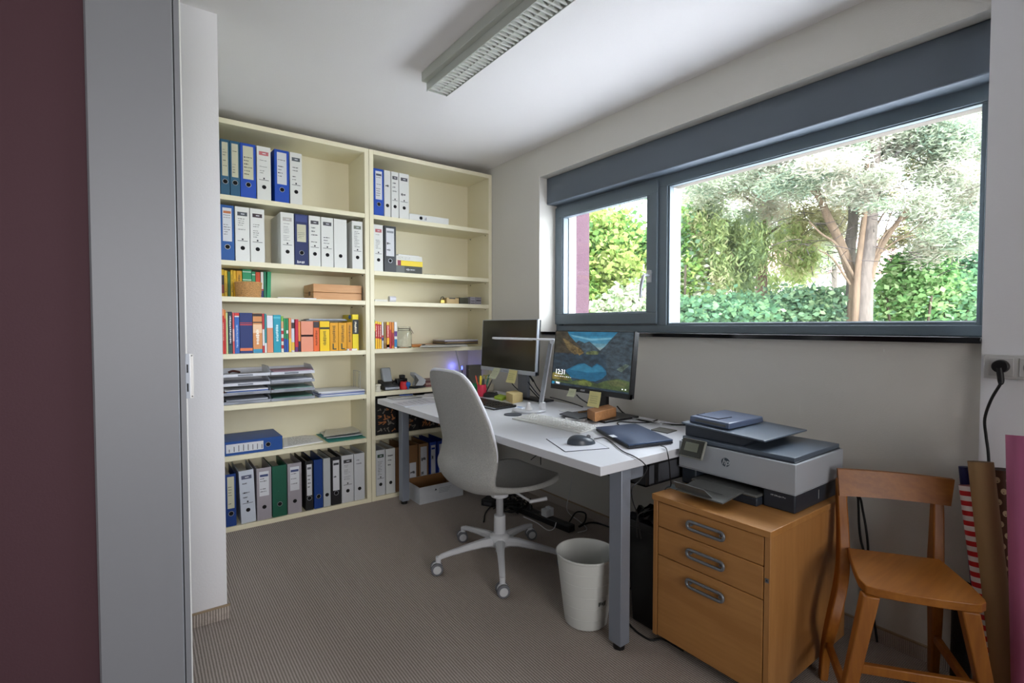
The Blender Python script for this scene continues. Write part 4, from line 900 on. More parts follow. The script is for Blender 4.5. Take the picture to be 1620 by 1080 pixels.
# ---- pen holders
def cup(px,py,r,h,mt,label,pens,x=None):
    c=on(px,py,'z',DZ); t=thing('pen_holder',label,'pen holder',(c.x,c.y,DZ),'pen holders beside the black keyboard')
    MB().m(mt).lathe((c.x,c.y,DZ+.0005),[(0,0),(r*.95,0),(r,.008),(r,h),(r-.002,h),(r-.002,.012),(0,.004)],28).build('cup_body',parent=t,sharp=60)
    for i,(col,dx,dy,tx,ty,L_,rr,nm) in enumerate(pens):
        a=Vector((c.x+dx*r,c.y+dy*r,DZ+.008)); b=a+Vector((tx,ty,1)).normalized()*L_
        tag(MB().m(bm(col)).tube([a,a.lerp(b,.9),b],[rr,rr,rr*.55],n=8).build('pen'),nm,'pen','pens standing in the holders')
    return t
cup(762.5,626.5,.033,.082,mat('cup_red','#d83450',.35),'crimson pen holder behind the black keyboard',
 [('#e8d028',.0,.45,.05,.1,.135,.009,'thick yellow highlighter in the crimson holder'),('#d84828',-.2,.6,-.1,.22,.14,.005,'orange-red pen in the crimson holder'),('#1c6a50',.3,-.4,.2,-.15,.15,.006,'dark green pen in the crimson holder'),('#151518',.1,.1,.1,.0,.115,.008,'short thick black pen in the crimson holder'),('#18181c',.4,-.5,.28,-.42,.125,.004,'slim black pen leaning right in the crimson holder')])
cup(752,623,.028,.075,mat('cup_green','#2c8c58',.35),'green pen holder half hidden by the chair back',
 [('#1c1c20',.1,.2,-.15,.5,.12,.006,'black pen leaning left in the green holder'),('#2a3c30',.0,-.2,.1,-.1,.10,.006,'dark olive pen in the green holder')])
m=MB().m(mat('scissor_yellow','#c8c030',.4)); c=on(766,622,'z',DZ); 
for k,(dx,dy) in enumerate(((0,0),(.018,-.02))): m.tube([Vector((c.x+dx+.012*math.cos(a)*.7,c.y+dy-.012*math.cos(a)*.7,DZ+.118+.016*math.sin(a))) for a in [2*PI*i/16 for i in range(16)]],.003,n=6,closed=True)
m.m(STEEL).box(c.x-.001,c.y-.006,DZ+.03,c.x+.001,c.y+.002,DZ+.108); tag(m.build('scissors'),'scissors with yellow-green handles in the crimson holder','scissors')
# tape dispenser / hand puncher behind the cups
p=on(777,619,'z',DZ); t=thing('tape_dispenser','pale beige tape dispenser behind the black mouse','tape dispenser',(p.x,p.y,DZ))
MB(rotz(-.7,p)).m(bm('#b8b09c')).prism([(-.05,0),(.05,0),(.05,.016),(.0,.03),(-.035,.052),(-.05,.05)],lambda u,v,d:(p.x+d,p.y-u,DZ+.0006+v),-.018,.018).build('dispenser_body',parent=t,bevel=.003)
# ---- grey router panel with blue light, white cable
z=.7545; xa,xb=SX(741.5,600,3.40),SX(762,600,3.40)
t=thing('router','grey upright router box beside a blue light in the bookcase corner','router',((xa+xb)/2,3.42,z))
MB().m(mat('router_grey','#76736c',.5)).box(xa,3.40,z+.0005,xb,3.43,SZ(750,577,3.40)).build('router_case',parent=t,bevel=.003)
MB().m(mat('router_edge','#3c3a3c',.5)).box(xa-.004,3.398,z+.0005,xa,3.432,SZ(750,577,3.40)).build('router_side',parent=t)
lx=SX(737,584,3.44); lz=SZ(737,584,3.44)
t=thing('antenna','black rod with a glowing blue tip beside the router','antenna',(lx,3.50,z))
MB().m(BLACK).cyl((lx,3.50,z+.0005),(lx,3.50,lz-.005),.004,.004,n=10).build('rod',parent=t)
MB().m(mat('blue_led','#2030ff',.3,emit='#3040ff',es=9)).cyl((lx,3.50,lz-.005),(lx,3.50,lz+.02),.004,n=10).build('led_tip',parent=t)
L_=bpy.data.lights.new('led_glow','POINT'); L_.energy=.09; L_.color=(.12,.14,1); L_.shadow_soft_size=.01; lo=bpy.data.objects.new('led_glow',L_); COL.objects.link(lo); lo.location=(lx,3.62,lz+.01)
m=MB().m(mat('cable_grey','#a8a6a8',.5)); m.tube([Vector((SX(721,557,3.40),3.40,1.02)),Vector((SX(726,575,3.40),3.40,SZ(726,575,3.40))),Vector((SX(729,592,3.40),3.40,SZ(729,592,3.40))),Vector((SX(731,610,3.40),3.41,.756))],.005,n=8,smooth=5); tag(m.build('cable'),'pale grey cable hanging under the fourth shelf beside the blue light','cable')

# ---- shelf five of the right bookcase
z=.7543
p=Vector((SX(597,619,3.36),3.36,z)); m=MB().m(bm('#d6d2c0')).lathe((p.x,p.y,z),[(0,0),(.026,0),(.028,.004),(.028,.010),(.02,.013),(.02,.038),(.025,.042),(.025,.05),(0,.051)],24); tag(m.build('cream_pot'),'small cream pot at the left end of the desk-height shelf','pot')
tag(MB().m(bm('#4a443c')).lathe((p.x+.012,p.y+.035,z),[(0,0),(.02,0),(.02,.03),(.012,.034),(0,.034)],16).build('small_pot'),'small dark pot behind the cream one','pot')
xa,xb=SX(606,615,3.40),SX(629,615,3.40)
t=thing('desk_phone','dark grey telephone base with silver front edge','phone base',((xa+xb)/2,3.42,z))
m=MB().m(mat('phone_dark','#34363c',.4)).prism([(3.37,0),(3.50,0),(3.50,.066),(3.37,.03)],lambda u,v,d:(d,u,z+.0005+v),xa,xb).build('phone_body',parent=t,bevel=.004)
MB().m(MS).box(xa+.003,3.362,z+.006,xb,3.371,z+.022).build('front_edge',parent=t,bevel=.003)
MB().m(bm('#9aa0a6')).prism([(3.42,.055),(3.475,.07),(3.49,.15),(3.46,.155)],lambda u,v,d:(d,u,z+v),xa+.012,xb-.028).build('handset',parent=t,bevel=.008,seg=3)
c=Vector((SX(634,605,3.44),3.44,z)); t=thing('camera','small black camera between the telephone base and the red tape','camera',tuple(c))
MB().m(BLACK).box(c.x-.035,c.y-.02,z+.0005,c.x+.045,c.y+.03,z+.072).box(c.x-.005,c.y-.015,z+.072,c.x+.03,c.y+.025,z+.098).build('camera_body',parent=t,bevel=.005)
MB().m(mat('lens_black','#0a0a0c',.15)).tube([(c.x+.012,c.y-.02,z+.038),(c.x+.012,c.y-.055,z+.038)],[.026,.024],n=24).build('lens',parent=t,bevel=.002)
m=MB().m(BLACK).tube([(c.x-.035,c.y,z+.06),(c.x-.07,c.y-.02,z+.05),(c.x-.06,c.y-.03,z+.02),(c.x-.04,c.y-.035,z+.006)],.005,n=6,smooth=5).build('strap',parent=t)
c=Vector((SX(640,615,3.36),3.36,z)); m=MB().m(bm('#d02028')); AX=Matrix.Rotation(1.2,3,'X')
tag(m.lathe((c.x,c.y+.012,z+.001),[(.0,0),(.028,0),(.028,.03),(.024,.055),(.018,.055),(.018,.03),(0,.03)],28).build('tape_roll',bevel=.001),'red plastic cup-like roll on the desk-height shelf','roll')
c=Vector((SX(645.5,610,3.35),3.355,z)); tag(MB().m(bm('#2070c8')).lathe((c.x,c.y,z+.03),[(0,-.03),(.006,-.03),(.008,-.016),(.018,-.006),(.021,.006),(.016,.02),(0,.025)],20).build('rubber_ball',sharp=80),'blue knob-like ball in front of the red roll','ball')
c=Vector((SX(661,606,3.40),3.40,z)); t=thing('hole_punch','grey and white hole punch with a raised lever','hole punch',tuple(c))
MB(rotz(.25,c)).m(mat('punch_dark','#2f3136',.4)).box(c.x-.055,c.y-.03,z+.0005,c.x+.05,c.y+.04,z+.012).build('punch_base',parent=t,bevel=.002)
MB(rotz(.25,c)).m(bm('#c4c8cc')).prism([(.055,.03),(.06,.055),(-.045,.118),(-.05,.10),(-.01,.06),(-.035,.018),(.03,.014)],lambda u,v,d:(c.x+u,c.y+d,z+v),-.022,.03).build('lever',parent=t,bevel=.003)
MB(rotz(.25,c)).m(mat('punch_grey','#6b6a66',.4)).prism([(-.046,.02),(-.012,.058),(-.045,.098)],lambda u,v,d:(c.x+u,c.y+d,z+v),-.026,-.0225).build('side_plate',parent=t)
for j,(c_,dx) in enumerate((('#7a4a48',0),('#a88a80',.004),('#6a4444',-.003))):
    xa,xb=SX(672,612,3.40)+dx,SX(700,612,3.40)+dx
    tag(MB(rotz(.06*(j-1),((xa+xb)/2,3.47,0))).m(bm(c_)).box(xa,3.39,z+.0005+j*.016,xb,3.56,z+.015+j*.016).build('paper_stack'),['brown booklets at the bottom of the small pile behind the chair','pinkish booklets in the middle of the small pile behind the chair','dark red booklets on top of the small pile behind the chair'][j],'booklet','booklets piled behind the chair back')

# ---- patterned black boxes under the desk
TOOL=mat('tool_print_a','#b07040',.7); TOOLB=mat('tool_print_b','#7d756c',.7); TB=mat('box_black','#0b0b0d',.55)
def toolbox(p0,p1,label,seed,dd=.26):
    x0,x1=SX(p0,670,3.35),SX(p1,670,3.35); y=3.35; z=.4525; t=thing('storage_box',label,'box',((x0+x1)/2,y+dd/2,z),'black boxes printed with tools')
    MB().m(TB).box(x0,y,z,x1,y+dd,z+.2).build('box_body',parent=t,bevel=.002)
    MB().m(TB).box(x0-.001,y-.002,z+.201,x1+.001,y+dd,z+.235).build('lid',parent=t,bevel=.002)
    r=random.Random(seed); m=MB(); n=int((x1-x0)/.032)
    for i in range(n):
        for k in range(4):
            cx=x0+.02+(x1-x0-.04)*(i+r.uniform(.2,.8))/n; cz=z+.03+k*.045+r.uniform(-.01,.01); a=r.uniform(0,PI); s=r.uniform(.013,.022)
            Mx=Matrix.Translation((cx,y-.0004,cz))@Matrix.Rotation(a,4,'Y'); m.m(TOOL if r.random()<.55 else TOOLB)
            kind=r.randrange(3); g=lambda pts:m.add([Mx@Vector((u*s,0,v*s)) for u,v in pts],[tuple(range(len(pts)))])
            if kind==0: g([(-.22,-1),(.22,-1),(.22,.4),(-.22,.4)]); g([(-.7,.4),(.7,.4),(.6,.9),(-.5,.9)])
            elif kind==1: g([(-.9,-.1),(.9,-.35),(.9,.1),(-.9,.1)]); g([(-1,-.4),(-.5,-.4),(-.5,.5),(-1,.5)])
            else: g([(-.6,-.9),(-.3,-.9),(.05,.1),(.3,-.9),(.6,-.9),(.25,.6),(-.25,.6)])
    m.build('tool_print',parent=t); return t
toolbox(594,628,'black box printed with orange tools, left of the desk leg',3)
toolbox(628.8,663.4,'black box printed with tools, just behind the desk leg',5)
toolbox(664.4,690,'black box printed with tools, next to the chair back',8)
toolbox(690.8,716,'black box printed with tools, mostly hidden by the chair',9)
# ---- cardboard tray on the floor
KB=mat('kraft_inside','#8a6238',.8); KW=mat('box_white_card','#b9bcc0',.7,var=.06,vscale=20)
x0,x1,y0,y1,h=1.498,1.838,3.083,3.328,.117
t=thing('cardboard_box','low open cardboard box on the floor, white outside and brown inside','box',((x0+x1)/2,(y0+y1)/2,0))
th=.003; m=MB(); 
def wallp(a,b,n,h): 
    pass
m.m(KW).box(x0,y0,.0008,x1,y0+th*.5,h).box(x0,y1-th*.5,.0008,x1,y1,h).box(x0,y0+th*.5,.0008,x0+th*.5,y1-th*.5,h).box(x1-th*.5,y0+th*.5,.0008,x1,y1-th*.5,h)
m.m(KB).box(x0+th*.5,y0+th*.5,.0008,x1-th*.5,y0+th,h-.001).box(x0+th*.5,y1-th,.0008,x1-th*.5,y1-th*.5,h-.001).box(x0+th*.5,y0+th,.0008,x0+th,y1-th,h-.001).box(x1-th,y0+th,.0008,x1-th*.5,y1-th,h-.001).box(x0+th,y0+th,.0008,x1-th,y1-th,.004)
m.build('box_body',parent=t)
m=MB().m(mat('grey_print','#7b7f88',.8)); yy=y0-.0006
for k in range(4): m.box(x0+.145,yy,.086-k*.010,x0+.145+.10-.01*k,y0,.0885-k*.010)
m.m(INK).add([(x0+.112,yy,.078),(x0+.132,yy,.078),(x0+.122,yy,.092)],[(0,1,2)]); m.build('box_print',parent=t)
# ============================================================ swivel chair
CX,CY=1.463,2.091; TH=0.02
sw=thing('office_chair','light grey shell swivel chair on a white five-star base','office chair',(CX,CY,0))
FAB=mat('chair_fabric','#aeaeaa',.95,bump=.6,bscale=300,var=.14,vscale=190,sheen=.3)
CW=mat('chair_white','#d2d4d8',.35)
RZ=Matrix.Translation((CX,CY,0))@Matrix.Rotation(TH,4,'Z')
#  profile: s forward, z up, half width, edge wrap (how far the sides come forward / upward)
PR=[(-.322,1.000,.090,.00),(-.318,.985,.138,.008),(-.308,.95,.172,.016),(-.293,.90,.194,.022),(-.272,.83,.212,.028),(-.252,.76,.226,.033),(-.236,.69,.234,.036),(-.226,.63,.236,.040),(-.236,.58,.242,.046),(-.258,.53,.248,.052),(-.260,.48,.248,.056),(-.226,.434,.244,.056),(-.155,.412,.240,.052),(-.07,.402,.240,.046),(.01,.402,.240,.038),(.09,.410,.240,.030),(.16,.423,.232,.020),(.215,.436,.210,.010),(.245,.441,.170,.004),(.254,.436,.12,.0)]
PV=[Vector((a,0,b)) for a,b,c,d in PR]; K=4
sp=spline(PV,K); ws=[float(np.interp(i/K,range(len(PR)),[p[2] for p in PR])) for i in range(len(sp))]; wr=[float(np.interp(i/K,range(len(PR)),[p[3] for p in PR])) for i in range(len(sp))]
def shell(u,v,off=0):
    k=v*(len(sp)-1); i=min(int(k),len(sp)-2); f=k-i; p=sp[i].lerp(sp[i+1],f); t=(sp[min(i+2,len(sp)-1)]-sp[max(i-1,0)]).normalized()
    nrm=Vector((-t.z,0,t.x))*-1; nrm=Vector((t.z*-1,0,t.x)) # toward the sitter
    w_=ws[i]*(1-f)+ws[i+1]*f; q=wr[i]*(1-f)+wr[i+1]*f; a=2*u-1
    nn=Vector((-t.z,0,t.x)); 
    return RZ@(p+Vector((0,w_*a,0))+nn*(q*abs(a)**2.6+off))
m=MB().m(FAB).grid(lambda u,v:shell(u,v),25,len(sp)); o=m.build('seat_shell',parent=sw,sharp=80)
sd=o.modifiers.new('thick','SOLIDIFY'); sd.thickness=.022; sd.offset=0
# piping round the rim
n_=len(sp); nk=int(n_*.40); rim=[shell(0,i/(n_-1)) for i in range(nk,-1,-1)]+[shell(j/12,0) for j in range(1,12)]+[shell(1,i/(n_-1)) for i in range(nk+1)]
MB().m(mat('rim_white','#e4e6ee',.6)).tube(rim,[.002]+[.0085]*8+[.002],n=8).build('rim_piping',parent=sw,sharp=80)
SH=MB(RZ).m(CW).box(-.09,-.08,.372,.09,.08,.392).cyl((0,0,.34),(0,0,.374),.045,n=24); SH.build('seat_plate',parent=sw,bevel=.004)
MB(RZ).m(mat('gas_grey','#b4b6ba',.3,metal=.3)).cyl((0,0,.235),(0,0,.345),.0185,n=24).build('gas_lift',parent=sw)
MB(RZ).m(CW).cyl((0,0,.125),(0,0,.245),.031,.029,n=28).cyl((0,0,.055),(0,0,.126),.021,n=24).build('column_sleeve',parent=sw,bevel=.002)
# adjusting levers
for (a,b,c) in ((Vector((.02,-.09,.385)),Vector((.04,-.20,.36)),Vector((.115,-.232,.368))),(Vector((-.05,.08,.385)),Vector((-.06,.20,.372)),Vector((-.075,.262,.374))),(Vector((-.0,.085,.385)),Vector((0,.20,.366)),Vector((-.03,.27,.364)))):
    MB(RZ).m(CW).tube([a,a.lerp(b,.9),b,c],[.006,.006,.009,.010],n=8,smooth=3,flat=1).build('lever',parent=sw,sharp=60)
# star base
angs=[94.6,166.5,237.2,309,22.5]; R=.33
hub=MB().m(CW).lathe((CX,CY,.085),[(.0,.0),(.045,.004),(.055,.02),(.05,.055),(.034,.07),(.0,.07)],32).build('hub',parent=sw,sharp=60)
for a in angs:
    a=math.radians(a); d_=Vector((math.cos(a),math.sin(a),0)); s_=Vector((-d_.y,d_.x,0)); c=Vector((CX,CY,0))
    m=MB().m(CW); st_=[(.03,.105,.036,.030),(.06,.112,.030,.030),(.10,.112,.024,.026),(.18,.103,.020,.021),(.26,.092,.018,.017),(.308,.083,.017,.015),(.325,.075,.016,.012)]
    vs=[];fs=[]
    NV_=8
    for r,zc,hw,hh in st_:
        for k in range(NV_):
            an=2*PI*k/NV_+PI/NV_; vs.append(c+d_*r+s_*hw*max(-1,min(1,1.25*math.cos(an)))*.8+Vector((0,0,zc+hh*max(-1,min(1,1.25*math.sin(an)))*.75)))
    for i in range(len(st_)-1):
        for k in range(NV_): fs.append((i*NV_+k,i*NV_+(k+1)%NV_,(i+1)*NV_+(k+1)%NV_,(i+1)*NV_+k))
    fs.append(tuple(range(NV_-1,-1,-1))); fs.append(tuple(range((len(st_)-1)*NV_,len(st_)*NV_))); m.add(vs,fs)
    e=c+d_*.322; m.cyl(e+Vector((0,0,.052)),e+Vector((0,0,.085)),.013,n=14)
    m.build('base_arm',parent=sw,sharp=40)
    # twin-wheel caster
    cs=c+d_*R; wdir=Vector((math.cos(-1.95),math.sin(-1.95),0)); 
    cs_=MB().m(CW); hz=.030
    cs_.tube([cs-wdir*.006+Vector((0,0,hz+.004)),cs+wdir*.006+Vector((0,0,hz+.004))],.026,n=24)
    cas=cs_.build('caster',parent=sw,bevel=.002)
    for s in (-1,1):
        MB().m(mat('tyre_grey','#6a6c72',.6)).tube([cs+wdir*(s*.008)+Vector((0,0,hz)),cs+wdir*(s*.011)+Vector((0,0,hz)),cs+wdir*(s*.022)+Vector((0,0,hz)),cs+wdir*(s*.025)+Vector((0,0,hz))],[.026,.0295,.0295,.026],n=28).build('wheel',parent=cas)
        MB().m(bm('#c9cbce')).tube([cs+wdir*(s*.0250)+Vector((0,0,hz)),cs+wdir*(s*.0275)+Vector((0,0,hz))],[.020,.018],n=24).build('hub_cap',parent=cas)

# ============================================================ waste bin
BW=mat('bin_white','#d2d4d0',.4); bc=on(919,990,'z',0); bcx,bcy=1.455,1.462
t=thing('waste_bin','white round waste bin beside the near desk leg','waste bin',(bcx,bcy,0))
prof=[(0,.002),(.082,.002),(.086,.006)]
for i in range(1,6):
    zz=.285*i/6+.0; r=.086+(.121-.086)*zz/.285; prof+=[(r,zz-.0012),(r-.0009,zz),(r+.0003,zz+.0012)]
prof+=[(.1205,.279),(.124,.283),(.124,.289),(.1205,.290),(.1185,.287),(.084,.008),(0,.006)]
MB().m(BW).lathe((bcx,bcy,0),prof,96).build('bin_body',parent=t,sharp=5)
m=MB().m(mat('sticker_dark','#50544e',.6)); d0=math.atan2(-bcy,-bcx)
a0=d0+.5
for k,(da,w,z0,z1) in enumerate(((0,.06,.108,.125),(.07,.05,.112,.125),(.14,.07,.110,.122),(.23,.05,.105,.124),(.29,.06,.107,.126))):
    for j in range(3):
        aa=a0+da+w*j/3; r=.086+.035*.115/.285+.0012; m.quad((bcx+r*math.cos(aa),bcy+r*math.sin(aa),z0),(bcx+r*math.cos(aa+w/3),bcy+r*math.sin(aa+w/3),z0),(bcx+(r+.0015)*math.cos(aa+w/3),bcy+(r+.0015)*math.sin(aa+w/3),z1),(bcx+(r+.0015)*math.cos(aa),bcy+(r+.0015)*math.sin(aa),z1))
m.build('label_print',parent=t)
# ============================================================ black bin behind the cabinet
BL_=mat('bin_black','#08080a',.35); x0,y0=1.605,1.27
t=thing('waste_bin','tall black bin in the shadow between desk leg and drawer cabinet','waste bin',(1.74,1.29,0))
m=MB().m(BL_); bx=(1.61,1.22,1.84,1.352); tx=(1.59,1.212,1.865,1.372); h=.42
q=lambda b,z:[(b[0],b[1],z),(b[2],b[1],z),(b[2],b[3],z),(b[0],b[3],z)]
m.hexa(q(bx,.001),q(tx,h)); m.build('bin_body',parent=t,bevel=.008,seg=3)
MB().m(BL_).hexa(q((1.58,1.208,1.875,1.382),h-.02),q((1.58,1.208,1.875,1.382),h+.012)).build('bin_rim',parent=t,bevel=.004)
MB().m(mat('bag_black','#101216',.18)).grid(lambda u,v:Vector((1.585+.28*u,1.212+.165*v,h+.014+.022*math.sin(u*9+v*4)*math.sin(v*7)+.012*math.sin(u*23))),16,12).build('bin_liner',parent=t,sharp=20)

# ============================================================ drawer cabinet
WN=wood('birch_veneer','#c28c50','#ad7840','y',5,.36,coat=.2); WNS=wood('birch_veneer_side','#bd8850','#a8743e','z',5,.4,coat=.15)
x0,x1,y0,y1,zt,zb=1.547,2.115,.757,1.203,.578,.043
cb=thing('drawer_cabinet','birch drawer cabinet on casters with three grey handles, printer on top','drawer cabinet',((x0+x1)/2,(y0+y1)/2,0))
k=dict(parent=cb,bevel=.0018)
MB().m(WNS).box(x0+.0,y0+.003,zb,x1,y0+.022,zt-.022).build('side_panel',**k); MB().m(WNS).box(x0,y1-.022,zb,x1,y1-.003,zt-.022).build('side_panel',**k)
MB().m(WN).box(x0-.006,y0,zt-.0215,x1,y1,zt).build('top_panel',**k)
MB().m(WNS).box(x1-.018,y0+.022,zb,x1-.001,y1-.022,zt-.022).build('back_panel',parent=cb)
MB().m(mat('cab_dark','#2c1c10',.8)).box(x0+.022,y0+.023,zb+.002,x1-.02,y1-.023,zt-.024).build('inner_case',parent=cb)
HM=mat('handle_grey','#7f8388',.35,metal=.55)
za=[SZ_ for SZ_ in (.4605,.3645)]
zl=[(zt-.0255,.4615),(.4585,.3555),(.3525,zb+.004)]
for i,(zu,zd) in enumerate(zl):
    dr=MB().m(WN).box(x0+.0005,y0+.0245,zd,x0+.0205,y1-.0245,zu).build('drawer',parent=cb,bevel=.0022)
    hz=(zu+zd)/2+.004 if i<2 else zu-.048; yc=(y0+y1)/2-.002-.002*i*0; Lh=.056; rr=.0135
    pts=[]
    for s in range(10): a=PI/2+PI*s/9; pts.append((x0-.010,yc+Lh-rr*0-0+(-math.cos(a))*rr,hz+math.sin(a)*rr))
    for s in range(10): a=-PI/2+PI*s/9; pts.append((x0-.010,yc-Lh-math.cos(a)*rr,hz+math.sin(a)*rr))
    m=MB().m(HM).tube(pts,.0056,n=10,closed=True); 
    for s in (-1,1): m.cyl((x0+.001,yc+s*Lh,hz),(x0-.010,yc+s*Lh,hz),.004,n=10)
    m.build('handle',parent=dr,sharp=60)
m=MB().m(HM).box(x0-.0012,y0+.007,.414,x0+.0005,y0+.018,.428).m(INK).cyl((x0-.0016,y0+.0125,.421),(x0-.001,y0+.0125,.421),.0028,n=12).build('lock',parent=cb)
for x in (x0+.06,x1-.06):
    for y in (y0+.06,y1-.06): MB().m(BLACK).cyl((x,y-.010,.019),(x,y+.010,.019),.0185,n=20).box(x-.012,y-.014,.03,x+.012,y+.014,zb).build('caster',parent=cb,bevel=.001)

# ============================================================ printer
PX0,PX1,PY0,PY1=1.738,2.115,.775,1.2255; pz=.5785
PG=mat('printer_grey','#adb3ba',.42); PD=mat('printer_dark','#2b323c',.45); PT=mat('printer_slate','#566270',.35,spec=.6); PM=mat('printer_tray','#5c5e5c',.5)
pr=thing('printer','grey and slate office printer standing on the drawer cabinet','printer',((PX0+PX1)/2,(PY0+PY1)/2,pz))
k=dict(parent=pr)
m=MB().m(PD).box(PX0+.012,PY0+.006,pz,PX1-.03,PY0+.115,pz+.075).box(PX0+.012,PY1-.07,pz,PX1-.03,PY1-.006,pz+.075).box(PX0+.12,PY0+.1,pz,PX1-.03,PY1-.06,pz+.075); m.build('lower_body',bevel=.006,seg=3,**k)
m=MB().m(PG).box(PX0,PY0,pz+.066,PX1,PY1,pz+.068).build('body_underside',**k)
b0,b1=pz+.068,pz+.170
m=MB().m(PG).box(PX0,PY0,b0,PX1,PY1,b1); m.build('upper_body',bevel=.003,**k)
# input drawer
m=MB().m(PD).box(PX0-.022,PY0+.118,pz,PX0+.12,PY1-.075,pz+.030).m(PM).box(PX0-.026,PY0+.117,pz+.030,PX0+.12,PY1-.074,pz+.040); m.build('paper_tray',bevel=.006,seg=3,**k)
dx=.135; T0=[(PX0-.024,PY0+.155,pz+.034),(PX0-.024,PY1-.095,pz+.034)]
m=MB().m(PM).hexa([(PX0-.022-dx,PY0+.165,pz+.024),(PX0-.02,PY0+.165,pz+.038),(PX0-.02,PY1-.10,pz+.038),(PX0-.022-dx,PY1-.10,pz+.024)],[(PX0-.022-dx,PY0+.165,pz+.029),(PX0-.02,PY0+.165,pz+.043),(PX0-.02,PY1-.10,pz+.043),(PX0-.022-dx,PY1-.10,pz+.029)])
m.m(mat('tray_line','#3e403e',.6)).box(PX0-.10,PY0+.20,pz+.036,PX0-.098,PY1-.13,pz+.0372)
m.build('output_tray',bevel=.001,**k)
m=MB().m(PM); xq=PX0-.022-dx+.012; m.hexa([(xq,PY0+.21,pz+.029),(xq+.004,PY0+.21,pz+.029),(xq+.004,PY1-.09,pz+.029),(xq,PY1-.09,pz+.029)],[(xq-.014,PY0+.235,pz+.056),(xq-.010,PY0+.235,pz+.056),(xq-.010,PY1-.09,pz+.056),(xq-.014,PY1-.09,pz+.056)]); m.build('paper_stop',bevel=.0008,**k)
# scanner lid and feeder
m=MB().m(PT).box(PX0+.018,PY0+.012,b1+.002,PX1-.004,PY1-.004,b1+.018).m(PD).box(PX0+.010,PY0+.008,b1-.001,PX1-.006,PY1-.004,b1+.004); m.build('scanner_lid',bevel=.005,seg=3,**k)
f0=b1+.018
fd=lambda u,v,d:(d,v_(u),v)
prof=[(PY1-.006,f0),(PY1-.10,f0),(PY1-.245,f0+.000),(PY1-.252,f0+.010),(PY1-.26,f0+.046),(PY1-.02,f0+.046),(PY1+.004,f0+.036)]
m=MB().m(PD).prism([(PY1-.004,f0),(PY1-.004,f0+.046),(PY1-.30,f0+.036),(PY1-.25,f0)],lambda u,v,d:(d,u,v),PX0+.035,PX1-.03).build('feeder_body',bevel=.004,**k)
m=MB().m(PT).hexa([(PX0+.022,PY0+.115,f0+.032),(PX1-.03,PY0+.115,f0+.032),(PX1-.03,PY1+.006,f0+.046),(PX0+.022,PY1+.006,f0+.046)],[(PX0+.022,PY0+.115,f0+.039),(PX1-.03,PY0+.115,f0+.039),(PX1-.03,PY1+.006,f0+.054),(PX0+.022,PY1+.006,f0+.054)]).build('feeder_tray',bevel=.003,seg=3,**k)
hh=f0+.053
m=MB().m(mat('feeder_top','#4f5d78',.32,spec=.6)).hexa([(PX0+.05,PY0+.265,hh-.004),(PX1-.07,PY0+.265,hh-.004),(PX1-.07,PY1-.012,hh+.0),(PX0+.05,PY1-.012,hh+.0)],[(PX0+.052,PY0+.268,hh+.020),(PX1-.072,PY0+.268,hh+.020),(PX1-.072,PY1-.014,hh+.026),(PX0+.052,PY1-.014,hh+.026)]); o=m.build('feeder_cover',bevel=.005,seg=3,**k)
m=MB().m(PM).hexa([(PX0+.0485,PY0+.28,hh+.004),(PX0+.0505,PY0+.28,hh+.004),(PX0+.0505,PY1-.04,hh+.008),(PX0+.0485,PY1-.04,hh+.008)],[(PX0+.0485,PY0+.28,hh+.012),(PX0+.0505,PY0+.28,hh+.012),(PX0+.0505,PY1-.04,hh+.017),(PX0+.0485,PY1-.04,hh+.017)]).build('feeder_slot',**k)
m=MB().m(INK).tube([(PX0+.15,PY1-.018,hh+.0262),(PX0+.085,PY1-.022,hh+.0262),(PX0+.085,PY1-.12,hh+.0238),(PX0+.17,PY1-.125,hh+.0236)],.0016,n=6).build('flap_edge',**k)
# touch panel
pa=on(1091,724,'x',PX0-.034); pb=on(1098,694,'x',PX0-.002); T=frame(tuple(pa),math.atan2(pb.x-pa.x,pb.z-pa.z)); kz=(pb-pa).length/.084
MB(T).m(mat('panel_frame','#8c8e86',.4)).box(-.052,0,-.010,.052,.084*kz,0).build('panel_frame',bevel=.005,seg=3,**k)
MB(T).m(mat('panel_glass','#26271c',.2,spec=.6)).box(-.048,.005,0,.046,.080*kz,.0015).m(mat('panel_lcd','#6e7264',.35)).box(-.033,.028*kz,.0015,.025,.066*kz,.002).build('touch_panel',bevel=.001,**k)
# round badge
by,bz=(on(1148,731,'x',PX0).y,on(1148,731,'x',PX0).z)
MB().m(mat('badge_slate','#46535e',.4)).cyl((PX0+.0005,by,bz),(PX0-.0008,by,bz),.0165,n=36).build('badge',**k)
m=MB(); text(m,'hp',.030,frame((PX0-.0010,by,bz+.001),0),mat('badge_letters','#b4bac0',.4),shear=.28,font_bold=True); m.build('badge_letters',**k)
m=MB(); text(m,'HP OfficeJet Pro',.0075,frame((PX0+.0116,PY0+.062,pz+.047),0),mat('badge_letters','')); m.build('model_name',**k)
m=MB().m(bm('#b0b4b8')).box(PX1-.19,PY0+.0055,pz+.018,PX1-.187,PY0+.0065,pz+.05).build('side_mark',**k)
slab('paper_card',PX0-.09,PX0-.02,PY1-.06,PY1-.005,pz+.0002,pz+.0015,bm('#9aa8ac'),'pale blue-grey card under the corner of the printer','card')

# ============================================================ wooden chair
OW=wood('orange_beech','#aa6a20','#8c5014','z',7,.45,coat=.08); OWS=wood('orange_beech_seat','#ac6c24','#925616','x',6,.36,coat=.2)
ch=thing('wooden_chair','orange-brown wooden chair with one broad back rail','chair',(1.9,.52,0))
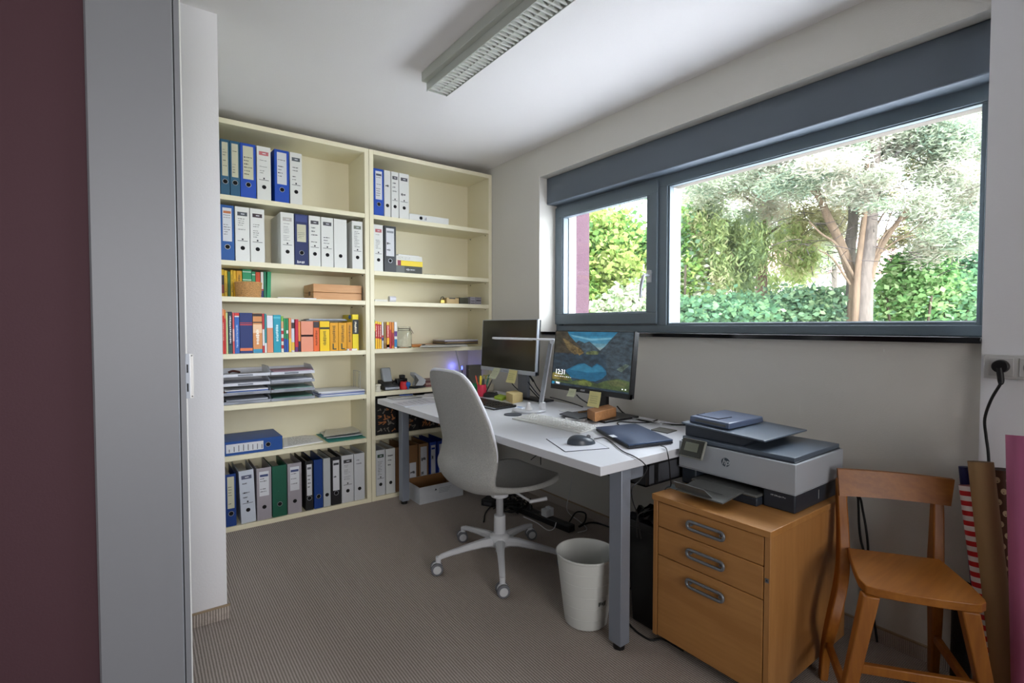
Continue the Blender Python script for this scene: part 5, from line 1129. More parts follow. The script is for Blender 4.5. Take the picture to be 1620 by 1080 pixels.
# seat polygon from the photograph, seat top at .45
sz=.452
bl=on(1341,865.6,'z',sz); br=on(1487,884,'z',sz); fr_=on(1561,953,'z',sz); fl=on(1357,925,'z',sz)
poly_=[bl,on(1349,893,'z',sz),on(1358,914,'z',sz),on(1370,925.5,'z',sz),on(1389,931,'z',sz),on(1430,938.5,'z',sz),on(1490,948,'z',sz),on(1536,954,'z',sz),on(1553,955.5,'z',sz),on(1560.5,952,'z',sz),on(1559,948,'z',sz),on(1536,925,'z',sz),br]
uv=[(p.x,p.y) for p in poly_]
ar=sum(uv[i][0]*uv[(i+1)%len(uv)][1]-uv[(i+1)%len(uv)][0]*uv[i][1] for i in range(len(uv)))
if ar<0: uv=uv[::-1]
MB().m(OWS).prism(uv,lambda u,v,d:(u,v,d),sz-.026,sz).build('seat',parent=ch,bevel=.003)
def leg4(a,b,wa,wb,name='leg',mt=None,ax=None):
    ax=ax or (Vector((1,0,0)),Vector((0,1,0))); m=MB().m(mt or OW); f=lambda c,w_:[Vector(c)-ax[0]*w_[0]-ax[1]*w_[1],Vector(c)+ax[0]*w_[0]-ax[1]*w_[1],Vector(c)+ax[0]*w_[0]+ax[1]*w_[1],Vector(c)-ax[0]*w_[0]+ax[1]*w_[1]]
    m.hexa(f(b,wb),f(a,wa)); return m.build(name,parent=ch,bevel=.004)
lat=Vector((.57,-.82,0)); fwd=Vector((-.82,-.57,0)); AXC=(lat,fwd)
A0=on(1378,945,'z',.4255)+fwd*-.022+lat*.004; A1=A0+Vector((0,0,-.4255))-lat*.085+fwd*.035
B0=on(1541,970,'z',.4255)+fwd*-.022-lat*.004; B1=B0+Vector((0,0,-.4255))+lat*.085+fwd*.0
leg4(A0,A1,(.021,.019),(.016,.014),ax=AXC); leg4(B0,B1,(.021,.019),(.016,.014),ax=AXC)
def bent(pts,ws):
    m=MB().m(OW); vs=[];fs=[]
    for p,w_ in zip(pts,ws): vs+=[Vector(p)-lat*w_[0]-fwd*w_[1],Vector(p)+lat*w_[0]-fwd*w_[1],Vector(p)+lat*w_[0]+fwd*w_[1],Vector(p)-lat*w_[0]+fwd*w_[1]]
    for i in range(len(pts)-1):
        for k in range(4): fs.append((i*4+k,i*4+(k+1)%4,(i+1)*4+(k+1)%4,(i+1)*4+k))
    fs.append((3,2,1,0)); n=len(pts)*4; fs.append((n-4,n-3,n-2,n-1)); m.add(vs,fs); return m.build('leg',parent=ch,bevel=.004)
_c=lambda v:Vector((v.x,min(v.y,.728),v.z))
RL=[Vector((1.865,.732,0)),Vector((1.875,.728,.10)),_c(on(1316,985,'z',.23)),_c(on(1331,915,'z',.36)),Vector((1.955,.712,.452)),Vector((1.972,.726,.60)),Vector((1.985,.735,.67))]
RR=[Vector((2.20,.515,0)),Vector((2.175,.508,.12)),Vector((2.14,.500,.27)),Vector((2.12,.497,.40)),Vector((2.12,.497,.452)),Vector((2.145,.503,.60)),Vector((2.155,.508,.67))]
W_=[(.012,.016),(.014,.018),(.016,.022),(.016,.026),(.016,.024),(.015,.016),(.013,.012)]
Ws=[(float(np.interp(i/4,range(7),[w_[0] for w_ in W_])),float(np.interp(i/4,range(7),[w_[1] for w_ in W_]))) for i in range(25)]
bent(spline(RL,4),Ws); bent(spline(RR,4),Ws)
# back rail
tl=on(1322,738.5,'x',2.0); tr=on(1503.7,754.8,'x',2.195); bl_=on(1324.4,780,'x',1.975); br_=on(1497.8,795.9,'x',2.165)
m=MB().m(wood('orange_beech_rail','#a2621c','#864c12','y',7,.45,coat=.08)); n=10; bow=lambda u:-fwd*(.018*(1-(2*u-1)**2))
def rl(u,v,o): return bl_.lerp(br_,u).lerp(tl.lerp(tr,u),v)+bow(u)+fwd*(o+.030)
m.grid(lambda u,v:rl(u,v,.0),n,3).grid(lambda u,v:rl(1-u,v,-.018),n,3)
for k in range(n-1):
    u0,u1=k/(n-1),(k+1)/(n-1); m.quad(rl(u0,1,0),rl(u1,1,0),rl(u1,1,-.018),rl(u0,1,-.018)); m.quad(rl(u1,0,0),rl(u0,0,0),rl(u0,0,-.018),rl(u1,0,-.018))
for k in range(2):
    v0,v1=k/2,(k+1)/2; m.quad(rl(0,v1,0),rl(0,v0,0),rl(0,v0,-.018),rl(0,v1,-.018)); m.quad(rl(1,v0,0),rl(1,v1,0),rl(1,v1,-.018),rl(1,v0,-.018))
m.build('back_rail',parent=ch,sharp=40)
def strut(a,b,h=.014,t_=.009):
    a,b=Vector(a),Vector(b); d_=(b-a).normalized(); s_=d_.cross(Vector((0,0,1))).normalized(); u_=s_.cross(d_)
    m=MB().m(OW); bar(m,a,b,s_,u_,t_,h); return m.build('stretcher',parent=ch,bevel=.003)
fa=A0.lerp(A1,.50); fb=B0.lerp(B1,.50); strut(fa,fb)
strut(A0.lerp(A1,.70),RL[1].lerp(RL[2],.3)); strut(B0.lerp(B1,.70),RR[1].lerp(RR[2],.2))

# ============================================================ rolls of wrapping paper in the corner
STR=mat('red_white_stripes','#e4dedc',.55); nt=STR.node_tree; N=nt.nodes; L=nt.links
tc=N.new('ShaderNodeTexCoord'); sp_=N.new('ShaderNodeSeparateXYZ'); L.new(tc.outputs['Object'],sp_.inputs[0])
mm=N.new('ShaderNodeMath'); mm.operation='PINGPONG'; mm.inputs[1].default_value=.0155; L.new(sp_.outputs[2],mm.inputs[0])
gt=N.new('ShaderNodeMath'); gt.operation='GREATER_THAN'; gt.inputs[1].default_value=.0078; L.new(mm.outputs[0],gt.inputs[0])
mx=N.new('ShaderNodeMix'); mx.data_type='RGBA'; L.new(gt.outputs[0],mx.inputs[0]); mx.inputs[6].default_value=(*s2l('#e6dfdd'),1); mx.inputs[7].default_value=(*s2l('#c0101c'),1); L.new(mx.outputs[2],N['Principled BSDF'].inputs['Base Color'])
KR=mat('kraft_roll','#9c7c54',.75,var=.06,vscale=30,stretch=(1,1,.2))
PNK=mat('pink_roll','#b8658c',.5,var=.08,vscale=10,stretch=(3,3,.3)); NVY=mat('navy_roll','#141c50',.4)
DOT=mat('brown_dot_paper','#4e2e1c',.6)
def roll(name,label,top,bot,r,mt,inner=None,ri=None,extra=None,n=32,cat='roll of paper'):
    top,bot=Vector(top),Vector(bot); t=thing(name,label,cat,tuple(bot),'rolls of wrapping paper in the corner')
    d_=(top-bot).normalized(); Q=d_.to_track_quat('Z','Y').to_matrix().to_4x4(); Lh=(top-bot).length; T=Matrix.Translation(bot)@Q
    me=MB().m(mt).lathe((0,0,0),[(r*.55,.0),(r,.0),(r,Lh),(r-.0015,Lh)],n)
    me.m(inner or mt).lathe((0,0,0),[(r-.0015,Lh),(r*.92,Lh-.001),(r*.9,Lh-.05),(r*.5,Lh-.06),(r*.5,Lh-.14),(0,Lh-.14)],n)
    o=me.build('paper_tube',parent=t,sharp=50); 
    o.location=bot-wloc(t); o.rotation_euler=Q.to_euler(); 
    # lathe was centred on its own base: shift so that the base sits at the origin
    return t,T,Lh
def onr(px,py,D): return dep(px,py,D)
def rollpx(name,label,tp,bp_,tx,bx_,r,mt,**k):
    top=on(*tp,'x',tx); bot=on(*bp_,'x',bx_); d_=(bot-top); s=(r*.3+.001-top.z)/d_.z; bot=top+d_*s
    return roll(name,label,top,bot,r,mt,**k)
rollpx('paper_roll','red and white striped roll leaning behind the wooden chair',(1537,768),(1568,1000),2.17,2.12,.032,STR,inner=bm('#9a8878'))
rollpx('paper_roll','brown kraft paper roll leaning in front of the striped roll',(1551,730),(1589,1060),2.105,2.045,.031,KR,inner=bm('#6a5238'))
rollpx('paper_roll','shiny navy roll behind the kraft roll',(1525,738),(1552,1000),2.218,2.214,.0145,NVY)
t,T,Lh=rollpx('paper_roll','dark brown roll with cream polka dots',(1584,742),(1612,1060),2.19,2.178,.030,DOT,inner=bm('#2a1a12'))
m=MB(T).m(bm('#b8a080')); 
for i in range(22):
    for j in range(7):
        a=2*PI*(j+.5*(i%2))/7; zc=Lh-.03-i*.034; R_=.0306
        if zc<.02: continue
        c=Vector((R_*math.cos(a),R_*math.sin(a),zc)); tu=Vector((-math.sin(a),math.cos(a),0)); m.add([c+tu*(.0075*math.cos(q_))+Vector((0,0,.0095*math.sin(q_)))+Vector((-math.cos(a),-math.sin(a),0))*(.0009*abs(math.cos(q_))) for q_ in [2*PI*k/12 for k in range(12)]],[tuple(range(12))])
m.build('polka_dots',parent=t,kind='stuff')
rollpx('paper_roll','wide pink roll with green inside, nearest the picture edge',(1625,690),(1635,1060),2.08,1.985,.046,PNK,inner=bm('#1a9a78'))
t=tag(MB().m(mat('glitter_black','#15151a',.35,bump=1.,bscale=300,var=.9,vscale=260)).grid(lambda u,v:Vector((2.165,.437,.0))+Vector((.026*math.cos(2*PI*u)*(1+.1*math.sin(v*20)),.026*math.sin(2*PI*u),.001+.36*v)),20,14,cu=True).build('foil_bundle',sharp=30),'black glittery bundle standing behind the front chair leg','foil bundle')

# ============================================================ socket and plug on the near wall
SK=mat('socket_white','#c9c8c6',.35)
t=thing('wall_socket','double white wall socket at the right edge with a black plug','socket',(XN,.335,1.04))
s0=on(1557,560,'x',XN); s1=on(1557,597,'x',XN); zt_,zb_=s0.z,s1.z; yl=.412
MB().m(SK).box(XN-.009,yl-.155,zb_,XN-.0002,yl,zt_).build('socket_frame',parent=t,bevel=.002)
for i,yc in enumerate((yl-.042,yl-.113)):
    zc=(zt_+zb_)/2; MB().m(SK).box(XN-.0115,yc-.029,zc-.029,XN-.009,yc+.029,zc+.029).build('socket_insert',parent=t,bevel=.001)
    if i==1: MB().m(mat('socket_well','#8e8e8c',.5)).cyl((XN-.0112,yc,zc),(XN-.0122,yc,zc),.021,n=30).build('socket_well',parent=t)
yc=yl-.042; zc=(zt_+zb_)/2+.002
t=thing('power_plug','black round plug and cord in the wall socket','plug',(XN-.03,yc,zc))
MB().m(BLACK).cyl((XN-.0118,yc,zc),(XN-.034,yc,zc),.0215,.020,n=30).build('plug_body',parent=t,bevel=.002)
p0=Vector((XN-.028,yc+.001,zc-.005)); c1=on(1583,602,'x',2.20); pts=[p0,Vector((2.205,c1.y,zc-.045)),c1+Vector((0,0,-.01)),on(1568,632,'x',2.205),on(1558,662,'x',2.215),on(1560,690,'x',2.222),on(1564,724,'x',2.22),on(1566,800,'x',2.225),Vector((2.222,.37,.3)),Vector((2.21,.40,.01))]
MB().m(CABLE).tube(pts[:3],[.009,.0085,.006],n=10,smooth=3).build('cord_sleeve',parent=t,sharp=60)
MB().m(CABLE).tube(pts[1:],.0042,n=8,smooth=6).build('cord',parent=t,sharp=60)

# ============================================================ ceiling light
LG=mat('lamp_enamel','#c2c6be',.35); LG2=mat('louvre_white','#d4d6d0',.4)
t=thing('ceiling_light','long white fluorescent ceiling light with a louvred underside','ceiling light',(1.2,1.6,ZC))
ya,yb_=.86,2.29
MB().m(LG).box(1.135,ya+.02,2.408,1.292,yb_+.0,ZC-.0002).build('housing',parent=t,bevel=.003)
m=MB().m(LG).box(1.160,ya,2.3685,1.1625,yb_-.006,2.407).box(1.2680,ya,2.3685,1.2705,yb_-.006,2.407).box(1.1625,ya,2.371,1.268,ya+.003,2.407).box(1.1625,yb_-.009,2.371,1.268,yb_-.006,2.407).box(1.1625,ya,2.400,1.268,yb_-.006,2.407).box(1.158,ya,2.366,1.1635,yb_-.006,2.3695)
m.build('trough',parent=t)
m=MB().m(LG2)
yy=ya+.02
while yy<yb_-.015:
    # each blade: shallow V, deeper at the sides
    for xa,xb in ((1.1635,1.2153),(1.2153,1.267)):
        m.hexa([(xa,yy-.004,2.3705),(xb,yy-.004,2.3705),(xb,yy+.004,2.3705),(xa,yy+.004,2.3705)],[(xa,yy-.009,2.396),(xb,yy-.009,2.396),(xb,yy+.009,2.396),(xa,yy+.009,2.396)])
    yy+=.0265
m.hexa([(1.2145,ya+.004,2.3712),(1.2161,ya+.004,2.3712),(1.2161,yb_-.012,2.3712),(1.2145,yb_-.012,2.3712)],[(1.209,ya+.004,2.397),(1.2215,ya+.004,2.397),(1.2215,yb_-.012,2.397),(1.209,yb_-.012,2.397)])
m.build('louvre',parent=t,smooth=False)
MB().m(bm('#eceae4')).cyl((1.19,ya+.01,2.390),(1.19,yb_-.02,2.390),.006,n=12).build('fluorescent_tube',parent=t)
# ============================================================ cables and floor clutter
def cable(pts,r,mt,label,name='cable',cat='cable',group=None,sm=6,n=7):
    return tag(MB().m(mt).tube([Vector(p) for p in pts],r,n=n,smooth=sm).build(name,sharp=70),label,cat,group)
WC=mat('cable_white','#d4d4d6',.5)
P=lambda px,py,ax,v: on(px,py,ax,v)
D=lambda px,py,h=.004: on(px,py,'z',DZ+h)
# power strip
a=on(795,793,'z',.02); b=on(905,838,'z',.02)
a=Vector((1.83,2.72,0)); b=Vector((1.80,2.07,0)); a=on(800,800,'z',0); b=on(905,842,'z',0); dn=(b-a).normalized(); sd=Vector((-dn.y,dn.x,0))
t=thing('power_strip','long black power strip on the carpet under the desk','power strip',tuple((a+b)/2))
m=MB().m(BLACK); m.add([p for z in (.001,.042) for p in (a-sd*.028+Vector((0,0,z)),b-sd*.028+Vector((0,0,z)),b+sd*.028+Vector((0,0,z)),a+sd*.028+Vector((0,0,z)))],[(3,2,1,0),(4,5,6,7),(0,1,5,4),(1,2,6,5),(2,3,7,6),(3,0,4,7)]); m.build('strip_body',parent=t,bevel=.006)
m=MB().m(mat('strip_well','#26262a',.5)); Lh=(b-a).length
for k in range(7):
    c=a+dn*(Lh*(k+.6)/7.2); m.cyl(c+Vector((0,0,.0415)),c+Vector((0,0,.0432)),.019,n=20)
m.build('outlet',parent=t)
c=a+dn*Lh*.66; t=thing('power_adapter','white plug adapter standing on the black power strip','adapter',tuple(c+Vector((0,0,.043))))
MB().m(bm('#d4d6da')).box(c.x-.03,c.y-.025,.0435,c.x+.004-.002,c.y+.025,.088).box(c.x+.003,c.y-.025,.0435,c.x+.032,c.y+.025,.094).build('adapter_body',parent=t,bevel=.004)
for k,(f,n_) in enumerate(((.12,'first'),(.26,'second'),(.40,'third'))):
    c=a+dn*Lh*f; t=thing('power_plug',f'black plug in the power strip, {n_} from the bookcase end','plug',tuple(c+Vector((0,0,.043))),'black plugs in the power strip')
    MB().m(BLACK).cyl(c+Vector((0,0,.0435)),c+Vector((0,0,.07)),.018,.014,n=16).build('plug_body',parent=t,bevel=.002)
    MB().m(CABLE).tube([c+Vector((0,0,.069)),c+Vector((.01,.01,.10)),c+Vector((.03,.04,.09)),c+Vector((.05,.10,.03)),c+Vector((.07,.12,.006))],.0045,n=6,smooth=4).build('cord',parent=t,sharp=70)
# tangle of black leads: separate loops grouped
rr=random.Random(4); cc=on(812,800,'z',.03)
for k in range(6):
    ox,oy=rr.uniform(-.06,.05),rr.uniform(-.05,.07); R1=rr.uniform(.05,.10); ph=rr.uniform(0,6); pts=[]
    for i in range(14):
        q=i/13*2*PI*1.6+ph; pts.append((cc.x+ox+R1*math.cos(q)*(1-.02*i),cc.y+oy+R1*math.sin(q)*.9,.012+.022*k*.35+.03*abs(math.sin(q*1.7+k))))
    cable(pts,.0045,CABLE,['black mains lead at the bottom of the tangle under the desk','black lead coiled second from below in the tangle under the desk','black lead coiled in the middle of the tangle, below three others','black lead coiled third from the top of the tangle under the desk','black lead coiled just below the topmost of the tangle','topmost black lead of the tangle under the desk'][k],group='tangled black leads under the desk',sm=4,n=6)
# black box behind the chair column
c=on(778,797,'z',0); t=thing('power_supply','flat black power supply box under the chair seat','power supply',tuple(c)); MB(rotz(.5,c)).m(BLACK).box(c.x-.06,c.y-.05,.001,c.x+.06,c.y+.05,.045).build('case',parent=t,bevel=.004)
MB(rotz(.5,c)).m(bm('#3a3a3e')).box(c.x-.0605,c.y-.03,.012,c.x-.06,c.y+.03,.030).build('type_plate',parent=t)
z=.006
cable([on(765,825,'z',z),on(768,812,'z',z),on(778,800,'z',z),on(795,795,'z',.02)],.0045,CABLE,'black lead bowing out to the left of the chair column')
cable([on(828,817,'z',.03),on(850,827,'z',z),on(866,838,'z',z),on(876,836,'z',.02),on(880,826,'z',.05)],.003,WC,'thin white lead running along the power strip to the adapter')
cable([on(905,690+60,'x',2.235),on(902,775,'x',2.235),on(897,806,'x',2.2),on(915,823,'z',.006),on(924,830,'z',.006),on(928,838,'z',.006),on(914,842,'z',.006)],.0025,WC,'thin white cable dropping down the wall to the floor')
cable([on(901,825,'z',.02),on(912,810,'z',.05),on(926,812,'z',.05),on(925,825,'z',.01),on(916,833,'z',.008),on(935,826,'z',.006),on(960,832,'z',.006),on(985,845,'z',.006),on(1005,858,'z',.01)],.005,CABLE,'thick black power lead looping behind the waste bin')
# leads dropping from the desk
cable([D(1064,706,.012),Vector((1.80,1.175,.735)),on(1024,745,'y',1.17),on(1017,760,'y',1.17),on(1001,768,'y',1.18),on(1000,785,'y',1.19),on(1007,808,'y',1.22),on(1012,828,'y',1.24),on(1010,845,'y',1.24),on(1013,858,'y',1.26)] if 0 else [D(940,694,.006),D(958,693,.004),D(978,696,.0045) if 0 else on(983,712,'z',DZ+.004),on(1000,720,'z',DZ+.004),on(1012,727,'z',DZ+.004),Vector((on(1019,733,'y',1.180).x,1.180,on(1019,733,'y',1.180).z)),on(1024,742,'y',1.175),on(1012,760,'y',1.18),on(1000,772,'y',1.18),on(1001,792,'y',1.19),on(1008,812,'y',1.21),on(1010,830,'y',1.22),on(1014,852,'y',1.225)],.0022,CABLE,'thin black mouse cable hanging over the desk end')
cable([on(1045,704.5,'z',DZ+.010),on(1053,708,'z',DZ+.008),Vector((*tuple(on(1056,716,'y',1.18))[:2],on(1056,716,'y',1.18).z)),on(1059,735,'y',1.18),on(1060,752,'y',1.185),on(1061,768,'y',1.19),on(1052,774,'y',1.20),on(1040,802,'y',1.215),on(1012,812,'y',1.22),on(1007,830,'y',1.22),on(1008,850,'y',1.225)],.0022,CABLE,'thin black lead from the laptop down towards the black bin')
cable([on(986,975,'z',.006),on(1000,992,'z',.006),on(1013,1003,'z',.006),on(1030,1012,'z',.006),on(1050,1011,'z',.006),Vector((1.60,1.10,.006))],.004,CABLE,'black lead on the carpet between desk leg and cabinet')
cable([on(990,933,'z',.05),on(1001,928,'z',.06),on(1004,920,'z',.09)],.003,CABLE,'short black lead poking out beside the black bin')
# leads on the desk
z=DZ+.005
cable([on(976,642,'x',2.15),on(985,652,'x',2.17),on(996,658,'x',2.18),on(1012,664,'z',z),on(1035,668,'z',z),on(1060,671,'z',z),on(1085,672,'z',z)],.0038,CABLE,'black cable curving from the lake monitor towards the printer')
cable([on(1008,676,'z',z+.006),on(990,676,'z',z),on(978,671,'z',z),on(980,667,'z',z),on(1000,668,'z',z),on(1025,668,'z',z+.004),on(1040,664,'z',z+.006)],.003,CABLE,'black lead looping behind the closed laptop')
cable([on(870,628,'x',2.0),on(890,633,'z',z+.03),on(910,639,'z',z),on(922,643.5,'z',z+.004)],.003,CABLE,'black cable along the wall behind the desk lamp')
cable([on(1000,661,'z',z),on(1022,664,'z',z+.006),on(1040,669,'z',z+.006),on(1062,673,'z',z)],.0028,WC,'pale cable crossing the black ones behind the laptop')
for k,(pp,l) in enumerate((([(822,592),(830,603),(838,614),(847,624),(856,633)],'black cable hanging from the silver monitor, left of two crossing'),([(826,592),(837,606),(846,618),(855,628)],'blue-black cable hanging from the silver monitor, crossing its neighbour'),([(836,592),(843,600),(848,610),(855,620),(862,628)],'black cable with a thick plug behind the desk lamp'),([(806,600),(812,609),(819,616)],'short black cable under the yellow note of the silver monitor'))):
    cable([on(a,b,'x',2.10-.012*k) for a,b in pp],.0035,mat('cable_blueblack','#1c2440',.5) if k==1 else CABLE,l)
p=on(841,598,'x',1.91); tag(MB().m(BLACK).tube([on(838,594,'x',2.076),on(844,603,'x',2.076)],.007,n=10).build('cable_plug'),'thick black cable plug hanging in front of the wall','cable plug')
cable([on(912,624,'x',1.86),on(918,630,'x',1.88),on(930,638,'x',1.92)],.0032,CABLE,'short black cable behind the large yellow note')
cable([on(928,664,'z',z) ,on(918,667,'z',z),on(910,669,'z',z+.006)],.0018,WC,'thin white lead of the white keyboard')
# cords behind the chair
cable([on(1330,768,'x',2.16),on(1345,779,'x',2.2),on(1356,784,'x',2.22),on(1358,800,'x',2.235),on(1359,830,'x',2.24),on(1362,855,'x',2.24),on(1368,880,'x',2.24),on(1372,930,'x',2.24),Vector((2.235,.72,.01))],.0042,CABLE,'black cord hanging behind the wooden chair, left of two')
cable([on(1330,774,'x',2.16),on(1348,781,'x',2.2),on(1360,786,'x',2.225),on(1365,808,'x',2.24),on(1370,835,'x',2.24),on(1373,862,'x',2.24),on(1374,890,'x',2.24),on(1376,930,'x',2.24),Vector((2.23,.69,.01))],.0042,CABLE,'black cord hanging behind the wooden chair, right of two')
for k in range(3): cable([on(1312,758+k*7,'x',2.13),on(1322,762+k*7,'x',2.15),on(1332,767+k*6,'x',2.17)],.003,CABLE,['upper','middle','lower'][k]+' of three short black leads behind the printer')
# cables under the desk edge
cable([on(855,700,'x',1.95),on(852,716,'x',1.95),on(840,727,'x',1.95)],.0028,CABLE,'short black lead hanging under the desk above the chair seat')
cable([on(855.5,722,'x',1.80),on(855.5,735,'x',1.80)],.0022,CABLE,'thin black lead hanging straight down under the desk')
# ============================================================ outside
def leafmat(n,c,tr=.45,g=1.):
    if n in MC: return MC[n]
    m=bpy.data.materials.new(n); m.use_nodes=True; nt=m.node_tree; nt.nodes.clear(); o=nt.nodes.new('ShaderNodeOutputMaterial'); mx=nt.nodes.new('ShaderNodeMixShader')
    d=nt.nodes.new('ShaderNodeBsdfDiffuse'); t=nt.nodes.new('ShaderNodeBsdfTranslucent'); c=[(x*.74+.13)*.40*g for x in s2l(c)]
    d.inputs[0].default_value=(*c,1); t.inputs[0].default_value=(*[min(1,x*1.15) for x in c],1); mx.inputs[0].default_value=tr
    nt.links.new(d.outputs[0],mx.inputs[1]); nt.links.new(t.outputs[0],mx.inputs[2]); nt.links.new(mx.outputs[0],o.inputs[0]); MC[n]=m; return m
def leaves(name,clusters,n,size,mats,parent,asp=1.8,droop=0,up=.0,seed=1,shape='leaf'):
    # clusters: (center, radii(3), weight)
    r=np.random.default_rng(seed); W=np.array([c[2] for c in clusters],float); W/=W.sum(); idx=r.choice(len(clusters),n,p=W)
    C=np.array([tuple(c[0]) for c in clusters])[idx]; Rr=np.array([c[1] for c in clusters],float)[idx]
    d=r.normal(size=(n,3)); d/=np.linalg.norm(d,axis=1)[:,None]; P=C+r.normal(size=(n,3))*.58*Rr
    a=r.normal(size=(n,3)); a[:,2]=a[:,2]*(.5 if not droop else .3)-droop+up; a/=np.linalg.norm(a,axis=1)[:,None]
    b=r.normal(size=(n,3)); b-=a*(a*b).sum(1)[:,None]; b/=np.linalg.norm(b,axis=1)[:,None]
    s=size*(.55+.9*r.random(n)); L=(s*asp/2)[:,None]*a; B=(s/2)[:,None]*b
    V=np.stack([P-L,P-L*.1+B,P+L,P-L*.1-B],1).reshape(-1,3).astype(np.float32)
    o0=np.array([V[:,0].mean(),V[:,1].mean(),V[:,2].min()]); V-=o0.astype(np.float32)
    me=bpy.data.meshes.new(name); me.vertices.add(4*n); me.vertices.foreach_set('co',V.ravel()); me.loops.add(4*n); me.loops.foreach_set('vertex_index',np.arange(4*n,dtype=np.int32))
    me.polygons.add(n); me.polygons.foreach_set('loop_start',np.arange(0,4*n,4,dtype=np.int32)); 
    for m_ in mats: me.materials.append(m_)
    hue=(r.random(n)*.45+ (np.sin(C[:,0]*3.1+C[:,1]*5.3+C[:,2]*4.7)*.5+.5)*.55); me.polygons.foreach_set('material_index',np.clip((hue*len(mats)).astype(np.int32),0,len(mats)-1))
    me.update(); me.validate(); o=bpy.data.objects.new(name,me); COL.objects.link(o)
    o.location=Vector(o0)-(wloc(parent) if parent else Vector()); 
    if parent: o.parent=parent
    return o
def limb(parent,name,pts,r0,r1,mt,n=10):
    return MB().m(mt).tube([Vector(p) for p in pts],[r0*(1-i/5)+r1*i/5 for i in range(6)],n=n,smooth=5).build(name,parent=parent,sharp=80)
def blob(px,py,D,rx,ry,rd=None,w=1): # cluster at a pixel and camera depth; radii in pixels
    k=D/CF; return (dep(px,py,D),(rx*k,rx*k if rd is None else rd,ry*k),w*rx*ry)
# lawn, beds
st('ground_bounce',MB().m(mat('bounce_slabs','#d4d5da',.8,var=.06,vscale=4)).box(2.6,-9,-.3,6.6,7.5,-.1))  # unseen pale slab below the sill, added to bounce daylight onto the ceiling
st('ground_lawn',MB().m(mat('lawn','#868c72',.9,var=.3,vscale=6)).box(2.6,-12,-.32,60,70,-.125))
# maroon wing of the house, seen through the small pane
WG=mat('wing_plaster','#3c2430',.9,bump=.5,bscale=130,var=.12,vscale=40)
wy=3.25; we=on(932,430,'y',wy).x
t=thing('house_wing','pink rough-plastered house wing outside the small window','wall wing',((we+2.6)/2,5.3,-.2))
MB().m(WG).box(2.601,wy,-.2,we,7.5,5.5).build('wing_wall',parent=t)
# ---------- maple behind the small pane
M1=[leafmat('maple_a','#5cac38',.45,1.1),leafmat('maple_b','#94d448',.45,1.1),leafmat('maple_c','#c8f060',.45,1.1),leafmat('maple_d','#e0f47c',.45,1.1)]
D=7.5; t=thing('maple_tree','bright green broad-leaved maple seen through the small pane','tree',tuple(Vector((dep(975,500,D).x,dep(975,500,D).y,-.15))))
b=dep(985,520,D); limb(t,'trunk',[Vector((b.x,b.y,-.12)),Vector((b.x,b.y,1.2)),dep(975,430,D),dep(960,380,D)],.10,.03,mat('bark_a','#4c4034',.9,bump=.8,bscale=30))
cl=[blob(955,395,D,38,40),blob(940,440,D,30,40),blob(975,440,D-.3,38,45),blob(1005,400,D,28,40),blob(950,360,D,32,26),blob(1010,460,D-.2,28,30),blob(930,470,D-.4,25,25),blob(965,350,D+.3,24,16),blob(1030,430,D,22,40)]
leaves('crown',cl,14000,.065,M1,t,asp=1.25,droop=.6,seed=3)
# ---------- shrubs under the small pane and along the hedge
SH_=[leafmat('shrub_a','#4a8a5c',.45,1.35),leafmat('shrub_b','#80b478',.45,1.35),leafmat('shrub_c','#b4d898',.45,1.35),leafmat('shrub_d','#f0f0d0',.45,1.35)]
SD=[leafmat('ivy_a','#2c7848',.45,1.3),leafmat('ivy_b','#4e9c5c',.45,1.3),leafmat('ivy_c','#80bc70',.45,1.3),leafmat('ivy_d','#9cd09c',.45,1.3)]
SL=[leafmat('hazel_a','#4c9c48',.45,1.2),leafmat('hazel_b','#72c058',.45,1.2),leafmat('hazel_c','#a0dc74',.45,1.2),leafmat('hazel_d','#c8ec98',.45,1.2)]
def shrub(name,label,cl,n,size,mats,seed,asp=1.5,group='shrubs along the garden edge'):
    c=Vector(cl[0][0]); t=thing(name,label,'shrub',(c.x,c.y,-.12),group)
    leaves('foliage',cl+[(Vector((c.x,c.y,.55)),(cl[0][1][0],cl[0][1][0],.7),cl[0][2]*.25)],n,size,mats,t,asp,seed=seed)
    m=MB().m(mat('bark_b','#3c3228',.9)); 
    for k in range(5): a=k*1.3; m.tube([(c.x+.1*math.cos(a),c.y+.1*math.sin(a),-.12),(c.x+.3*math.cos(a),c.y+.3*math.sin(a),.8),(c.x+.45*math.cos(a),c.y+.45*math.sin(a),c.z-.15)],.018,n=6,smooth=3)
    m.build('stems',parent=t); return t
shrub('shrub','loose light shrub low in the small pane',[blob(1000,480,6.5,32,20),blob(970,490,6.4,25,12),blob(1022,475,6.6,20,26)],3600,.06,SH_,5)
shrub('shrub','low dark green ivy-like shrub at the lower left of the large pane',[blob(1120,495,8,52,18),blob(1080,497,8,30,15),blob(1165,492,8,34,18),blob(1140,484,8.3,34,10)],14000,.065,SD,7)
shrub('shrub','loose grey-green shrub in the middle below the trees',[blob(1270,492,8.2,52,24),blob(1230,494,8.2,30,20),blob(1315,494,8.1,30,22),blob(1285,474,8.3,30,12)],15000,.055,SH_,9)
shrub('shrub','dark leafy shrub at the lower right of the large pane',[blob(1500,478,8.2,50,32),blob(1440,492,8.2,40,20),blob(1530,450,8.4,26,40),blob(1475,468,8.3,30,30)],15000,.06,SD,11)
shrub('hazel_bush','bright green hazel bush right of the big trunk',[blob(1445,455,7.9,34,34),blob(1422,472,7.9,20,26),blob(1465,435,8,28,26),blob(1480,470,8,24,24),blob(1440,415,8.1,24,12)],13000,.06,SL,13,asp=1.3)
